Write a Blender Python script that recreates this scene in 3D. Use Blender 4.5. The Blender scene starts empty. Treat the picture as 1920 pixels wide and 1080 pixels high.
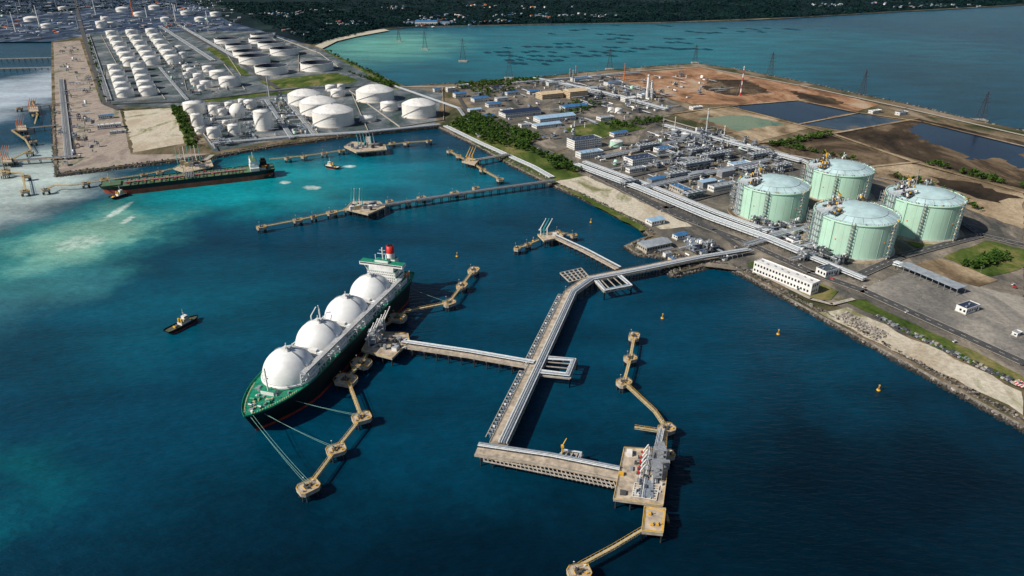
import bpy, math, random
from mathutils import Vector, Matrix
from mathutils.geometry import tessellate_polygon
R=random.Random(7)
H=340.; F=1300.; PT=math.radians(26); C=math.cos(PT); SN=math.sin(PT)
def G(x,y,z=0.):
    u=(x-960)/F; v=(y-540)/F; d=SN+v*C; g=C-v*SN; t=(H-z)/d
    return Vector((t*u,t*g,z))
def S(x,y,z=0.):
    return (H-z)/(SN+(y-540)/F*C)/F
def HT(Y,y):
    v=(y-540)/F
    return H-Y*(SN+v*C)/(C-v*SN)
A=math.radians(27); E1=Vector((math.cos(A),math.sin(A),0)); E2=Vector((math.sin(A),-math.cos(A),0))
LZ=4.0
def sr(r,g,b):
    f=lambda q:(q/255/12.92 if q/255<=.04045 else ((q/255+.055)/1.055)**2.4)
    return (f(r),f(g),f(b),1)
# ---------------- materials
MATS={}
def mat(name,col,rough=.6,metal=0.,var=.25,scale=.3,bump=0.,col2=None,spec=.35,detail=6):
    if name in MATS: return MATS[name]
    m=bpy.data.materials.new(name); m.use_nodes=True; nt=m.node_tree; N=nt.nodes; L=nt.links
    p=N['Principled BSDF']; p.inputs['Roughness'].default_value=rough; p.inputs['Metallic'].default_value=metal
    p.inputs['Specular IOR Level'].default_value=spec
    tc=N.new('ShaderNodeTexCoord'); n=N.new('ShaderNodeTexNoise'); n.inputs['Scale'].default_value=scale; n.inputs['Detail'].default_value=detail
    n.inputs['Roughness'].default_value=.65
    L.new(tc.outputs['Object'],n.inputs['Vector'])
    cr=N.new('ShaderNodeValToRGB'); cr.color_ramp.elements[0].position=.35; cr.color_ramp.elements[1].position=.65
    a=col2 if col2 else tuple(q*(1-var) for q in col[:3])+(1,)
    cr.color_ramp.elements[0].color=a; cr.color_ramp.elements[1].color=tuple(min(1,q*(1+var*.5)) for q in col[:3])+(1,)
    L.new(n.outputs['Fac'],cr.inputs['Fac']); L.new(cr.outputs['Color'],p.inputs['Base Color'])
    if bump:
        bn=N.new('ShaderNodeBump'); bn.inputs['Strength'].default_value=bump; bn.inputs['Distance'].default_value=1
        L.new(n.outputs['Fac'],bn.inputs['Height']); L.new(bn.outputs['Normal'],p.inputs['Normal'])
    MATS[name]=m; return m
def streakmat(name,col,dirt,amt=.5,rough=.5):
    m=bpy.data.materials.new(name); m.use_nodes=True; nt=m.node_tree; N=nt.nodes; L=nt.links
    p=N['Principled BSDF']; p.inputs['Roughness'].default_value=rough; p.inputs['Specular IOR Level'].default_value=.3
    tc=N.new('ShaderNodeTexCoord'); mp=N.new('ShaderNodeMapping'); mp.inputs['Scale'].default_value=(.45,.45,.03); L.new(tc.outputs['Object'],mp.inputs['Vector'])
    n=N.new('ShaderNodeTexNoise'); n.inputs['Scale'].default_value=1; n.inputs['Detail'].default_value=7; n.inputs['Roughness'].default_value=.7; L.new(mp.outputs[0],n.inputs['Vector'])
    n2=N.new('ShaderNodeTexNoise'); n2.inputs['Scale'].default_value=.05; n2.inputs['Detail'].default_value=5; L.new(tc.outputs['Object'],n2.inputs['Vector'])
    mu=N.new('ShaderNodeMath'); mu.operation='MULTIPLY'; L.new(n.outputs['Fac'],mu.inputs[0]); L.new(n2.outputs['Fac'],mu.inputs[1])
    mr=N.new('ShaderNodeMapRange'); mr.inputs['From Min'].default_value=.18; mr.inputs['From Max'].default_value=.42; mr.inputs['To Max'].default_value=amt; L.new(mu.outputs[0],mr.inputs['Value'])
    mx=N.new('ShaderNodeMix'); mx.data_type='RGBA'; L.new(mr.outputs[0],mx.inputs['Factor']); mx.inputs[6].default_value=col; mx.inputs[7].default_value=dirt
    L.new(mx.outputs[2],p.inputs['Base Color']); return m
white=mat('white_paint',(.78,.79,.8,1),.4,var=.18,scale=.12)
tankw=streakmat('tank_white',(.84,.84,.83,1),(.52,.50,.46,1),.45)
ballw=mat('cargo_dome_white',(.78,.81,.84,1),.42,var=.12,scale=.08)
mint=streakmat('mint_green_paint',(.44,.70,.59,1),(.36,.46,.38,1),.55)
mintd=mat('mint_dome',(.50,.69,.74,1),.3,var=.25,scale=.06)
conc=mat('concrete',(.42,.39,.35,1),.85,var=.35,scale=.25)
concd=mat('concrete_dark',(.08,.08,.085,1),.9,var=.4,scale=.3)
deckc=mat('deck_concrete',(.48,.41,.33,1),.85,var=.45,scale=.16)
pile=mat('pile_dark',(.03,.03,.035,1),.7,var=.4,scale=.5)
yel=mat('yellow_paint',(.74,.43,.05,1),.5,var=.2,scale=.5)
yelp=mat('catwalk_pale_yellow',(.58,.49,.30,1),.6,var=.3,scale=.4)
steel=mat('galvanised_steel',(.36,.39,.43,1),.4,.3,var=.35,scale=.5)
steeld=mat('steel_dark',(.08,.09,.11,1),.5,.2,var=.4,scale=.5)
pipe=mat('pipe_white',(.70,.75,.80,1),.35,.15,var=.22,scale=.4)
pipeg=mat('pipe_grey',(.27,.32,.39,1),.4,.2,var=.3,scale=.4)
green=mat('deck_green',(.012,.25,.15,1),.5,var=.45,scale=.2)
hullk=mat('hull_black_green',(.007,.018,.02,1),.45,var=.3,scale=.1)
hullred=mat('hull_red',(.34,.05,.035,1),.55,var=.35,scale=.15)
hullrb=mat('hull_red_brown',(.42,.09,.05,1),.6,var=.4,scale=.12)
tdeck=mat('tanker_deck_green',(.03,.18,.10,1),.6,var=.5,scale=.2,col2=(.14,.09,.05,1))
tugd=mat('tug_deck_brown',(.12,.09,.06,1),.7,var=.5,scale=.4,col2=(.03,.09,.06,1))
red=mat('red_paint',(.6,.03,.03,1),.45,var=.2,scale=.5)
orange=mat('orange_paint',(.75,.18,.02,1),.45,var=.15,scale=.5)
glass=mat('window_glass',(.015,.025,.04,1),.12,var=.3,scale=.8,spec=.6)
black=mat('black_rubber',(.015,.015,.015,1),.8,var=.3,scale=1)
roofb=mat('roof_blue',(.05,.17,.38,1),.5,var=.3,scale=.15)
roofg=mat('roof_grey',(.32,.37,.43,1),.5,var=.3,scale=.15)
roofd=mat('roof_dark_solar',(.025,.04,.09,1),.3,var=.4,scale=.3)
rooflb=mat('roof_pale_blue',(.32,.50,.70,1),.45,var=.2,scale=.15)
beige=mat('wall_beige',(.6,.48,.33,1),.7,var=.2,scale=.2)
wallw=mat('wall_white',(.74,.75,.76,1),.6,var=.15,scale=.15)
teal=mat('teal_paint',(.06,.4,.42,1),.45,var=.2,scale=.5)
asph=mat('asphalt',(.075,.078,.085,1),.9,var=.35,scale=.08)
paintw=mat('road_paint',(.7,.7,.68,1),.7,var=.2,scale=1)
rope=mat('mooring_rope',(.22,.46,.42,1),.8,var=.2,scale=1)
rock=mat('rock_armour',(.23,.215,.20,1),.95,var=.6,scale=.15,spec=.15)
rockw=mat('rock_wet',(.05,.046,.042,1),.6,var=.5,scale=.2)
leaf=mat('foliage',(.06,.115,.02,1),.8,var=.6,scale=.12,col2=(.012,.04,.01,1),spec=.1)
leaff=mat('foliage_far',(.010,.034,.032,1),1,var=.6,scale=.006,col2=(.003,.012,.02,1),spec=.02)
bark=mat('bark',(.12,.08,.05,1),.9,var=.3,scale=1)
roofwhite=mat('roof_white',(.78,.79,.80,1),.5,var=.2,scale=.1)
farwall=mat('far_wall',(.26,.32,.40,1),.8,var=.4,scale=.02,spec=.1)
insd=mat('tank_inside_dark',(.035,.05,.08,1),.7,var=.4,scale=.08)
# ---------------- mesh builder
class B:
    def __init__(s,name): s.n=name; s.v=[]; s.f=[]; s.mi=[]; s.sm=[]; s.ms=[]; s.M=None
    def add(s,vs,fs,m,sm=False):
        o=len(s.v)
        if s.M is not None: vs=[s.M@Vector(q) for q in vs]
        s.v.extend([tuple(q) for q in vs])
        if m not in s.ms: s.ms.append(m)
        k=s.ms.index(m)
        for f in fs: s.f.append(tuple(i+o for i in f)); s.mi.append(k); s.sm.append(sm)
    def box(s,x,y,z,sx,sy,sz,m,rot=0.,mtop=None):
        ca,sa=math.cos(rot),math.sin(rot); vs=[]
        for dz in (0,sz):
            for dx,dy in ((-1,-1),(1,-1),(1,1),(-1,1)):
                a=dx*sx/2;b=dy*sy/2; vs.append((x+a*ca-b*sa,y+a*sa+b*ca,z+dz))
        sd=[(0,1,5,4),(1,2,6,5),(2,3,7,6),(3,0,4,7),(3,2,1,0)]
        if mtop is None: s.add(vs,sd+[(4,5,6,7)],m)
        else: s.add(vs,sd,m); s.add(vs,[(4,5,6,7)],mtop)
    def gable(s,x,y,z,sx,sy,h,m,rot=0.,over=.6):
        ca,sa=math.cos(rot),math.sin(rot); vs=[]
        sx+=over*2; sy+=over*2
        for a,b,zz in ((-sx/2,-sy/2,0),(sx/2,-sy/2,0),(sx/2,sy/2,0),(-sx/2,sy/2,0),(-sx/2,0,h),(sx/2,0,h)):
            vs.append((x+a*ca-b*sa,y+a*sa+b*ca,z+zz))
        s.add(vs,[(0,1,5,4),(2,3,4,5),(0,4,3),(1,2,5),(3,2,1,0)],m)
    def beam(s,p,q,w,h,m):
        p=Vector(p);q=Vector(q); d=q-p; L=d.length
        if L<1e-4: return
        d/=L; up=Vector((0,0,1)) if abs(d.z)<.95 else Vector((0,1,0))
        r=d.cross(up).normalized()*(w/2); u=r.cross(d).normalized()*(h/2)
        vs=[p-r-u,p+r-u,p+r+u,p-r+u,q-r-u,q+r-u,q+r+u,q-r+u]
        s.add(vs,[(0,1,2,3),(7,6,5,4),(0,4,5,1),(1,5,6,2),(2,6,7,3),(3,7,4,0)],m)
    def tube(s,p,q,r,m,n=6,r2=None):
        p=Vector(p);q=Vector(q); d=(q-p)
        if d.length<1e-4: return
        d.normalize(); up=Vector((0,0,1)) if abs(d.z)<.95 else Vector((0,1,0))
        a=d.cross(up).normalized(); b=a.cross(d)
        if r2 is None: r2=r
        vs=[]
        for pt,rr in ((p,r),(q,r2)):
            for i in range(n):
                t=2*math.pi*i/n; vs.append(pt+a*(rr*math.cos(t))+b*(rr*math.sin(t)))
        s.add(vs,[(i,(i+1)%n,n+(i+1)%n,n+i) for i in range(n)],m,True)
        s.add(vs,[tuple(range(n))[::-1],tuple(range(n,2*n))],m)
    def lathe(s,c,prof,m,n=32,sm=True):
        vs=[];fs=[]
        for r,z in prof:
            for i in range(n):
                t=2*math.pi*i/n; vs.append((c[0]+r*math.cos(t),c[1]+r*math.sin(t),c[2]+z))
        for k in range(len(prof)-1):
            for i in range(n):
                j=(i+1)%n; fs.append((k*n+i,k*n+j,(k+1)*n+j,(k+1)*n+i))
        s.add(vs,fs,m,sm)
    def dome(s,c,r,z0,h,m,n=32,k=7):
        Rr=(r*r+h*h)/(2*h); a0=math.asin(min(1,r/Rr))
        if h>r: a0=math.pi-a0
        pr=[]
        for i in range(k+1):
            a=a0*(1-i/k); pr.append((max(.01,Rr*math.sin(a)),z0+h-Rr+Rr*math.cos(a)))
        s.lathe(c,pr,m,n)
    def ring(s,c,r,z,w,h,m,n=32):
        s.lathe(c,[(r-w/2,z),(r+w/2,z),(r+w/2,z+h),(r-w/2,z+h),(r-w/2,z)],m,n,False)
    def rail(s,c,r,z,m,n=32,hh=1.1,w=.12):
        s.ring(c,r,z+hh,w,w,m,n)
        for i in range(n):
            t=2*math.pi*i/n; x=c[0]+r*math.cos(t); y=c[1]+r*math.sin(t)
            s.beam((x,y,c[2]+z),(x,y,c[2]+z+hh),w,w,m)
    def prism(s,pts,z0,z1,mt,ms=None):
        n=len(pts); ms=ms or mt
        vs=[(p[0],p[1],z0) for p in pts]+[(p[0],p[1],z1) for p in pts]
        tri=tessellate_polygon([[Vector((p[0],p[1],0)) for p in pts]])
        top=[]
        for t in tri:
            a,b,c_=[Vector(vs[i][:2]) for i in t]
            cr=(b-a).cross(c_-a)
            t=tuple(t) if cr>0 else tuple(t)[::-1]
            top.append(tuple(i+n for i in t))
        s.add(vs,top,mt)
        if z1-z0>.001:
            ar=sum(pts[i][0]*pts[(i+1)%n][1]-pts[(i+1)%n][0]*pts[i][1] for i in range(n))
            s.add(vs,[((i,(i+1)%n,(i+1)%n+n,i+n) if ar>0 else (i+n,(i+1)%n+n,(i+1)%n,i)) for i in range(n)],ms)
    def done(s):
        if not s.v: return None
        xs=[q[0] for q in s.v]; ys=[q[1] for q in s.v]; zs=[q[2] for q in s.v]
        o=((min(xs)+max(xs))/2,(min(ys)+max(ys))/2,min(zs))
        me=bpy.data.meshes.new(s.n)
        me.from_pydata([(q[0]-o[0],q[1]-o[1],q[2]-o[2]) for q in s.v],[],s.f)
        for m in s.ms: me.materials.append(m)
        me.polygons.foreach_set('material_index',s.mi); me.polygons.foreach_set('use_smooth',s.sm); me.update()
        ob=bpy.data.objects.new(s.n,me); ob.location=o; bpy.context.scene.collection.objects.link(ob); return ob
def inside(p,poly):
    x,y=p[0],p[1]; r=False; n=len(poly)
    for i in range(n):
        a=poly[i]; b=poly[(i+1)%n]
        if (a[1]>y)!=(b[1]>y) and x<(b[0]-a[0])*(y-a[1])/(b[1]-a[1])+a[0]: r=not r
    return r
KO=[]; KR=[]
def blocked(p,m=4):
    for x,y,r in KO:
        if (p.x-x)**2+(p.y-y)**2<(r+m)**2: return True
    for a,c,w in KR:
        d=c-a; t=max(0,min(1,((p.x-a.x)*d.x+(p.y-a.y)*d.y)/(d.x*d.x+d.y*d.y+1e-6))); q=a+d*t
        if (p.x-q.x)**2+(p.y-q.y)**2<(w+m)**2: return True
    return False
# ---------------- water
def make_water():
    m=bpy.data.materials.new('sea_water'); m.use_nodes=True; nt=m.node_tree;N=nt.nodes;L=nt.links
    p=N['Principled BSDF']; p.inputs['Roughness'].default_value=.25; p.inputs['Specular IOR Level'].default_value=.11
    geo=N.new('ShaderNodeNewGeometry')
    dn=N.new('ShaderNodeTexNoise'); dn.inputs['Scale'].default_value=.008; dn.inputs['Detail'].default_value=8; dn.inputs['Roughness'].default_value=.65
    L.new(geo.outputs['Position'],dn.inputs['Vector'])
    sb=N.new('ShaderNodeVectorMath'); sb.operation='SUBTRACT'; sb.inputs[1].default_value=(.5,.5,.5); L.new(dn.outputs['Color'],sb.inputs[0])
    sc=N.new('ShaderNodeVectorMath'); sc.operation='MULTIPLY'; sc.inputs[1].default_value=(250,250,0); L.new(sb.outputs[0],sc.inputs[0])
    ad=N.new('ShaderNodeVectorMath'); ad.operation='ADD'; L.new(geo.outputs['Position'],ad.inputs[0]); L.new(sc.outputs[0],ad.inputs[1])
    fine=N.new('ShaderNodeTexNoise'); fine.inputs['Scale'].default_value=.09; fine.inputs['Detail'].default_value=8; fine.inputs['Roughness'].default_value=.75
    L.new(geo.outputs['Position'],fine.inputs['Vector'])
    base=N.new('ShaderNodeRGB'); base.outputs[0].default_value=sr(0,62,88); cur=base.outputs[0]
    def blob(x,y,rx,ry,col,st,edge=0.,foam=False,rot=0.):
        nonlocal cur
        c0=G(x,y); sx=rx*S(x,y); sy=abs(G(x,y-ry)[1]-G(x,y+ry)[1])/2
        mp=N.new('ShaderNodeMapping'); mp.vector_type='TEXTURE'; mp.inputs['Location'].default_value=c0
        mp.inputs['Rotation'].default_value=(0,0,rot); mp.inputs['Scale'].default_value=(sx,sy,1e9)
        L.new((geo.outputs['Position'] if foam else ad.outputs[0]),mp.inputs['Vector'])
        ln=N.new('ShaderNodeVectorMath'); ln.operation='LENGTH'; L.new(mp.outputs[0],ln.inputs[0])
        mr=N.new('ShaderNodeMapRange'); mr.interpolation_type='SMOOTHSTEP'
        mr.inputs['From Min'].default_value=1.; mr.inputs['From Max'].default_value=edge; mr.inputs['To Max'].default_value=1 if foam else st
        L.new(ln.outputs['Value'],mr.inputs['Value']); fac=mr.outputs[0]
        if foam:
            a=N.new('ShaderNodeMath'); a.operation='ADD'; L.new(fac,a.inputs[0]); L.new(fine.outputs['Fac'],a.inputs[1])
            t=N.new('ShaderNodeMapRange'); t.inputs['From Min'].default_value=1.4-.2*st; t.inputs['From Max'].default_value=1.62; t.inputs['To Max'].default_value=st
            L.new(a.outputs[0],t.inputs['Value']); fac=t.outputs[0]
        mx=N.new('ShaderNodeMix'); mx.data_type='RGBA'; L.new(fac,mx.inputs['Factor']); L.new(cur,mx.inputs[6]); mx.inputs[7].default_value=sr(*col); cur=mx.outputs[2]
    blob(950,1100,1900,430,(0,26,43),.97)
    blob(1700,900,900,350,(0,18,33),.95)  # lens vignette painted in as darker water towards the right corner
    blob(300,580,430,150,(0,84,106),.7)
    blob(20,900,200,110,(0,92,106),.7)
    blob(720,335,390,80,(0,118,142),.85,.1)
    blob(480,345,320,75,(12,150,162),.85,.2)
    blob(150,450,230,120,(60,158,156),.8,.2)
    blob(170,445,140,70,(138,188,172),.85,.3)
    blob(0,350,230,140,(190,208,208),.95,.2)  # pale sediment water, with the lens glow at the left edge painted in
    blob(10,180,170,130,(185,200,216),.95,.3)  # whitish haze glow painted into the water colour, upper left
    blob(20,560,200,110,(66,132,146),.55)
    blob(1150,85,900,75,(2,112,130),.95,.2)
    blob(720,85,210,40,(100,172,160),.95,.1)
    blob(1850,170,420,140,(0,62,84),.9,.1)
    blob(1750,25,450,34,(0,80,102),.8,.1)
    for f in ((222,395,24,46,.9,0),(150,455,120,46,.6,0),(535,342,30,8,1,-.2),(585,352,48,10,1,-.4),(240,412,24,22,.8,0),(655,312,38,7,.8,0)):
        blob(f[0],f[1],f[2],f[3],(225,240,236),f[4],.1,True,f[5])
    wn=N.new('ShaderNodeTexNoise'); wn.inputs['Scale'].default_value=.006; wn.inputs['Detail'].default_value=6
    ms=N.new('ShaderNodeMapping'); ms.inputs['Scale'].default_value=(1,2.4,1); ms.inputs['Rotation'].default_value=(0,0,.5); L.new(geo.outputs['Position'],ms.inputs['Vector']); L.new(ms.outputs[0],wn.inputs['Vector'])
    wr=N.new('ShaderNodeMapRange'); wr.inputs['From Min'].default_value=.3; wr.inputs['From Max'].default_value=.7; wr.inputs['To Min'].default_value=.66; wr.inputs['To Max'].default_value=1.25
    L.new(wn.outputs['Fac'],wr.inputs['Value'])
    w2=N.new('ShaderNodeMapRange'); w2.inputs['From Min'].default_value=.3; w2.inputs['From Max'].default_value=.7; w2.inputs['To Min'].default_value=.75; w2.inputs['To Max'].default_value=1.18
    L.new(fine.outputs['Fac'],w2.inputs['Value'])
    mu=N.new('ShaderNodeMath'); mu.operation='MULTIPLY'; L.new(wr.outputs[0],mu.inputs[0]); L.new(w2.outputs[0],mu.inputs[1])
    vm=N.new('ShaderNodeVectorMath'); vm.operation='SCALE'; L.new(cur,vm.inputs[0]); L.new(mu.outputs[0],vm.inputs['Scale'])
    L.new(vm.outputs[0],p.inputs['Base Color'])
    wv=N.new('ShaderNodeTexNoise'); wv.inputs['Scale'].default_value=.16; wv.inputs['Detail'].default_value=7; wv.inputs['Roughness'].default_value=.6
    m2=N.new('ShaderNodeMapping'); m2.inputs['Scale'].default_value=(.6,1.5,1); m2.inputs['Rotation'].default_value=(0,0,.35); L.new(geo.outputs['Position'],m2.inputs['Vector']); L.new(m2.outputs[0],wv.inputs['Vector'])
    bn=N.new('ShaderNodeBump'); bn.inputs['Strength'].default_value=.7; bn.inputs['Distance'].default_value=2.; L.new(wv.outputs['Fac'],bn.inputs['Height']); L.new(bn.outputs['Normal'],p.inputs['Normal'])
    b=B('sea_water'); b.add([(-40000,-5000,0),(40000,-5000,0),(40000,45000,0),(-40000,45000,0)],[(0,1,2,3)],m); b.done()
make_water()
# ---------------- land
def gmat(name,c1,c2,c3=None,scale=.02,rough=.95,bump=.0):
    m=bpy.data.materials.new(name); m.use_nodes=True; nt=m.node_tree;N=nt.nodes;L=nt.links
    p=N['Principled BSDF']; p.inputs['Roughness'].default_value=rough; p.inputs['Specular IOR Level'].default_value=.1
    geo=N.new('ShaderNodeNewGeometry')
    mp=N.new('ShaderNodeMapping'); mp.inputs['Rotation'].default_value=(0,0,-A); mp.inputs['Scale'].default_value=(1,.55,1); L.new(geo.outputs['Position'],mp.inputs['Vector'])
    n=N.new('ShaderNodeTexNoise'); n.inputs['Scale'].default_value=scale; n.inputs['Detail'].default_value=9; n.inputs['Roughness'].default_value=.68; n.inputs['Distortion'].default_value=.6
    L.new(mp.outputs[0],n.inputs['Vector'])
    cr=N.new('ShaderNodeValToRGB'); e=cr.color_ramp.elements; e[0].position=.38; e[0].color=c1; e[1].position=.53; e[1].color=c2
    if c3: q=e.new(.64); q.color=c3
    L.new(n.outputs['Fac'],cr.inputs['Fac'])
    n2=N.new('ShaderNodeTexNoise'); n2.inputs['Scale'].default_value=.25; n2.inputs['Detail'].default_value=8; n2.inputs['Roughness'].default_value=.8; L.new(geo.outputs['Position'],n2.inputs['Vector'])
    mr=N.new('ShaderNodeMapRange'); mr.inputs['From Min'].default_value=.3; mr.inputs['From Max'].default_value=.7; mr.inputs['To Min'].default_value=.55; mr.inputs['To Max'].default_value=1.25; L.new(n2.outputs['Fac'],mr.inputs['Value'])
    vm=N.new('ShaderNodeVectorMath'); vm.operation='SCALE'; L.new(cr.outputs['Color'],vm.inputs[0]); L.new(mr.outputs[0],vm.inputs['Scale'])
    L.new(vm.outputs[0],p.inputs['Base Color']); return m
gland=gmat('ground_mixed',(.045,.06,.025,1),(.19,.15,.10,1),(.31,.26,.20,1),.012)
gfar=gmat('ground_far',(.004,.013,.018,1),(.007,.022,.027,1),(.02,.042,.045,1),.003)
gindl=gmat('ground_industrial_blue',(.015,.03,.06,1),(.05,.08,.14,1),(.22,.28,.36,1),.012)
gconc=gmat('ground_concrete',(.075,.08,.08,1),(.18,.165,.145,1),(.33,.29,.24,1),.02)
glot=gmat('ground_lot_concrete',(.15,.15,.15,1),(.26,.25,.235,1),(.36,.34,.31,1),.02)
gtank=gmat('ground_tankfarm',(.04,.07,.07,1),(.13,.16,.19,1),(.30,.31,.31,1),.015)
gsand=gmat('ground_sand',(.46,.40,.31,1),(.62,.58,.49,1),(.22,.22,.11,1),.015)
gtan=gmat('ground_tan',(.13,.095,.06,1),(.36,.28,.19,1),(.52,.43,.31,1),.012)
gred=gmat('ground_red_soil',(.16,.09,.055,1),(.40,.23,.14,1),(.46,.37,.28,1),.014)
gbrown=gmat('ground_dark_brown',(.02,.017,.015,1),(.07,.052,.037,1),(.22,.165,.11,1),.008)
ggrass=gmat('ground_grass',(.03,.065,.012,1),(.09,.13,.03,1),(.24,.21,.09,1),.02)
gstrip=gmat('ground_pinkish',(.26,.22,.20,1),(.42,.36,.32,1),(.16,.18,.12,1),.02)
gpond=gmat('pond_dark',(.004,.012,.035,1),(.008,.024,.055,1),None,.01,.15)
gpondg=gmat('pond_green',(.07,.17,.12,1),(.20,.27,.18,1),None,.01,.3)
gpondb=gmat('pond_bluish',(.02,.045,.08,1),(.05,.08,.12,1),(.18,.14,.09,1),.01,.3)
gbeach=gmat('beach',(.45,.42,.34,1),(.55,.52,.44,1),None,.02)
coastS=[(1245,508),(1262,520),(1290,512),(1330,502),(1365,505),(1400,521),(1500,576),(1600,631),(1700,686),(1800,741),(1920,806)]
coastW=[(1245,508),(1272,495),(1240,484),(1195,480),(1172,465),(1190,456),(1218,446),(1205,432),(1130,392),(1080,368),(1030,347),(960,312),(900,278),(850,254),(822,240)]
coastN=[(822,240),(740,248),(640,259),(580,269),(520,276),(460,286),(400,298),(330,304),(240,315),(160,325),(105,332)]
coastL=[(103,300),(100,250),(98,200),(97,140),(97,95),(97,78)]
bay=[(1920,10),(1800,17),(1700,22),(1600,28),(1500,34),(1400,39),(1250,43),(1100,45),(1000,47),(900,49),(800,51),(720,56),(660,66),(625,76),(598,90),(620,101),(660,119),(700,140),(740,156),(760,164),(830,161),(900,156),(1000,149),(1090,139),(1180,131),(1250,125),(1310,122),(1400,136),(1500,156),(1600,178),(1700,199),(1800,223),(1920,250)]
gp=lambda l,z=0:[tuple(G(x,y,z)[:2]) for x,y in l]
outline=[(1200,-1300)]+gp(coastS[::-1])+gp(coastW[1:])+gp(coastN[1:])+gp(coastL)+[(-38000,3000),(-38000,44000),(38000,44000),(38000,22600)]+gp(bay)+[(1860,-300),(2300,-1300)]
b=B('ground'); b.prism(outline,-3,LZ,gland,rock); b.done()
zl=[0]
def zone(name,poly,m,jit=2.5,z=None):
    zl[0]+=1
    zz=LZ+.03*zl[0] if z is None else z
    pw=[G(x,y,zz) for x,y in poly]; out=[]; n=len(pw)
    for i in range(n):
        a=pw[i]; c=pw[(i+1)%n]; k=max(1,min(60,int((c-a).length/14)))
        for j in range(k):
            q=a.lerp(c,j/k); out.append((q.x+R.uniform(-jit,jit),q.y+R.uniform(-jit,jit)))
    b=B(name); b.prism(out,zz,zz,m); b.done()
zone('ground_distant_plain',[(-800,-25),(3000,-25),(2600,-8),(1925,8),(1700,20),(1500,32),(1250,41),(1000,45),(800,49),(715,54),(655,64),(620,74),(585,84),(450,55),(380,20),(330,-10)],gfar,0)
zone('ground_industrial',[(-400,-10),(340,-8),(430,40),(580,84),(470,62),(165,66),(98,78),(-400,79)],gindl,0)
zone('ground_beach',[(590,86),(620,73),(660,63),(720,54),(730,57),(670,68),(632,77),(604,91)],gbeach,0)
zone('ground_tank_farm',[(165,62),(470,58),(600,92),(745,160),(830,175),(815,236),(640,250),(500,266),(400,285),(345,200),(190,200)],gtank,1)
zone('ground_quay_strip',[(100,80),(150,76),(190,195),(225,205),(245,290),(395,288),(330,298),(108,326)],gstrip,1)
zone('ground_sand_yard',[(232,208),(322,202),(350,268),(250,286)],gsand)
zone('ground_grass_verge',[(322,202),(338,198),(372,275),(352,280)],ggrass)
zone('ground_grass_field',[(484,152),(630,136),(672,150),(655,156),(512,167)],ggrass)
zone('ground_grass_verge',[(160,70),(168,70),(200,190),(190,192)],ggrass)
zone('ground_grass_verge',[(600,92),(612,96),(760,166),(745,168)],ggrass)
zone('ground_grass_verge',[(340,190),(560,168),(560,173),(344,196)],ggrass)
zone('ground_grass_verge',[(385,90),(400,88),(470,140),(455,142)],ggrass)
zone('ground_grass_belt',[(835,238),(880,215),(915,215),(1000,275),(1060,300),(1130,350),(1215,432),(1200,432),(1060,355),(960,308),(860,252)],ggrass)
zone('ground_terminal_yard',[(1040,290),(1250,228),(1480,290),(1640,330),(1920,420),(1920,720),(1560,570),(1400,508),(1260,492),(1230,440),(1120,350)],gconc)
zone('ground_sand_strip',[(1040,340),(1100,330),(1250,400),(1300,425),(1240,430),(1180,405)],gsand)
zone('ground_depot_yard',[(850,165),(960,150),(1230,195),(1250,228),(1040,285),(930,235)],gconc)
zone('ground_red_soil',[(1140,142),(1310,126),(1500,160),(1650,196),(1560,222),(1400,196),(1300,196),(1230,178)],gred)
zone('ground_plant_yard',[(960,152),(1130,138),(1240,178),(1290,205),(1240,222),(1130,205)],gconc)
zone('pond_dark',[(1372,199),(1490,188),(1600,210),(1500,231)],gpond,1)
zone('ground_tan_basin',[(1265,215),(1365,200),(1520,240),(1420,266)],gtan)
zone('pond_green',[(1310,222),(1350,217),(1395,216),(1470,232),(1390,246)],gpondg,7)
zone('pond_blue',[(1500,232),(1605,212),(1700,228),(1590,246)],gpondb,4)
zone('ground_dark_basin',[(1560,252),(1720,222),(1960,275),(1960,365),(1720,300)],gbrown,3)
zone('pond_black',[(1700,240),(1730,230),(1830,252),(1920,272),(1920,318),(1870,296),(1820,300),(1770,272),(1740,268)],gpond,9)
zone('ground_brown_basin',[(1430,268),(1550,252),(1710,302),(1560,318)],gbrown,3)
zone('ground_tan_field',[(1590,320),(1700,305),(1920,360),(1920,430),(1780,380)],gtan)
zone('ground_dark_wet_patch',[(1740,330),(1830,345),(1910,372),(1860,378),(1790,360)],gbrown,9)
zone('ground_dark_wet_patch',[(1660,325),(1720,335),(1780,365),(1730,362)],gbrown,7)
zone('ground_dark_wet_patch',[(1330,150),(1400,150),(1440,172),(1380,180),(1320,168)],gbrown,9)
zone('ground_dark_wet_patch',[(1480,170),(1560,182),(1590,196),(1520,194)],gbrown,9)
zone('ground_grass_plot',[(1765,482),(1850,450),(1925,468),(1925,500),(1855,520)],ggrass)
zone('ground_brown_plot',[(1700,500),(1762,484),(1870,525),(1800,545)],gtan)
zone('ground_parking_lot',[(1610,545),(1700,508),(1930,560),(1930,680)],glot)
zone('ground_grass_edge',[(1560,560),(1620,562),(1920,705),(1920,725),(1600,570)],ggrass)
zone('ground_shore_sand',[(1530,585),(1590,576),(1920,735),(1920,775)],gsand)
zone('ground_grass_patch',[(1400,495),(1430,485),(1570,545),(1560,562),(1520,562)],ggrass)
zone('ground_grass_patch',[(1060,240),(1150,225),(1210,240),(1090,266)],ggrass)
zone('ground_grass_patch',[(1700,455),(1760,440),(1800,452),(1740,472)],ggrass)
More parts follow.
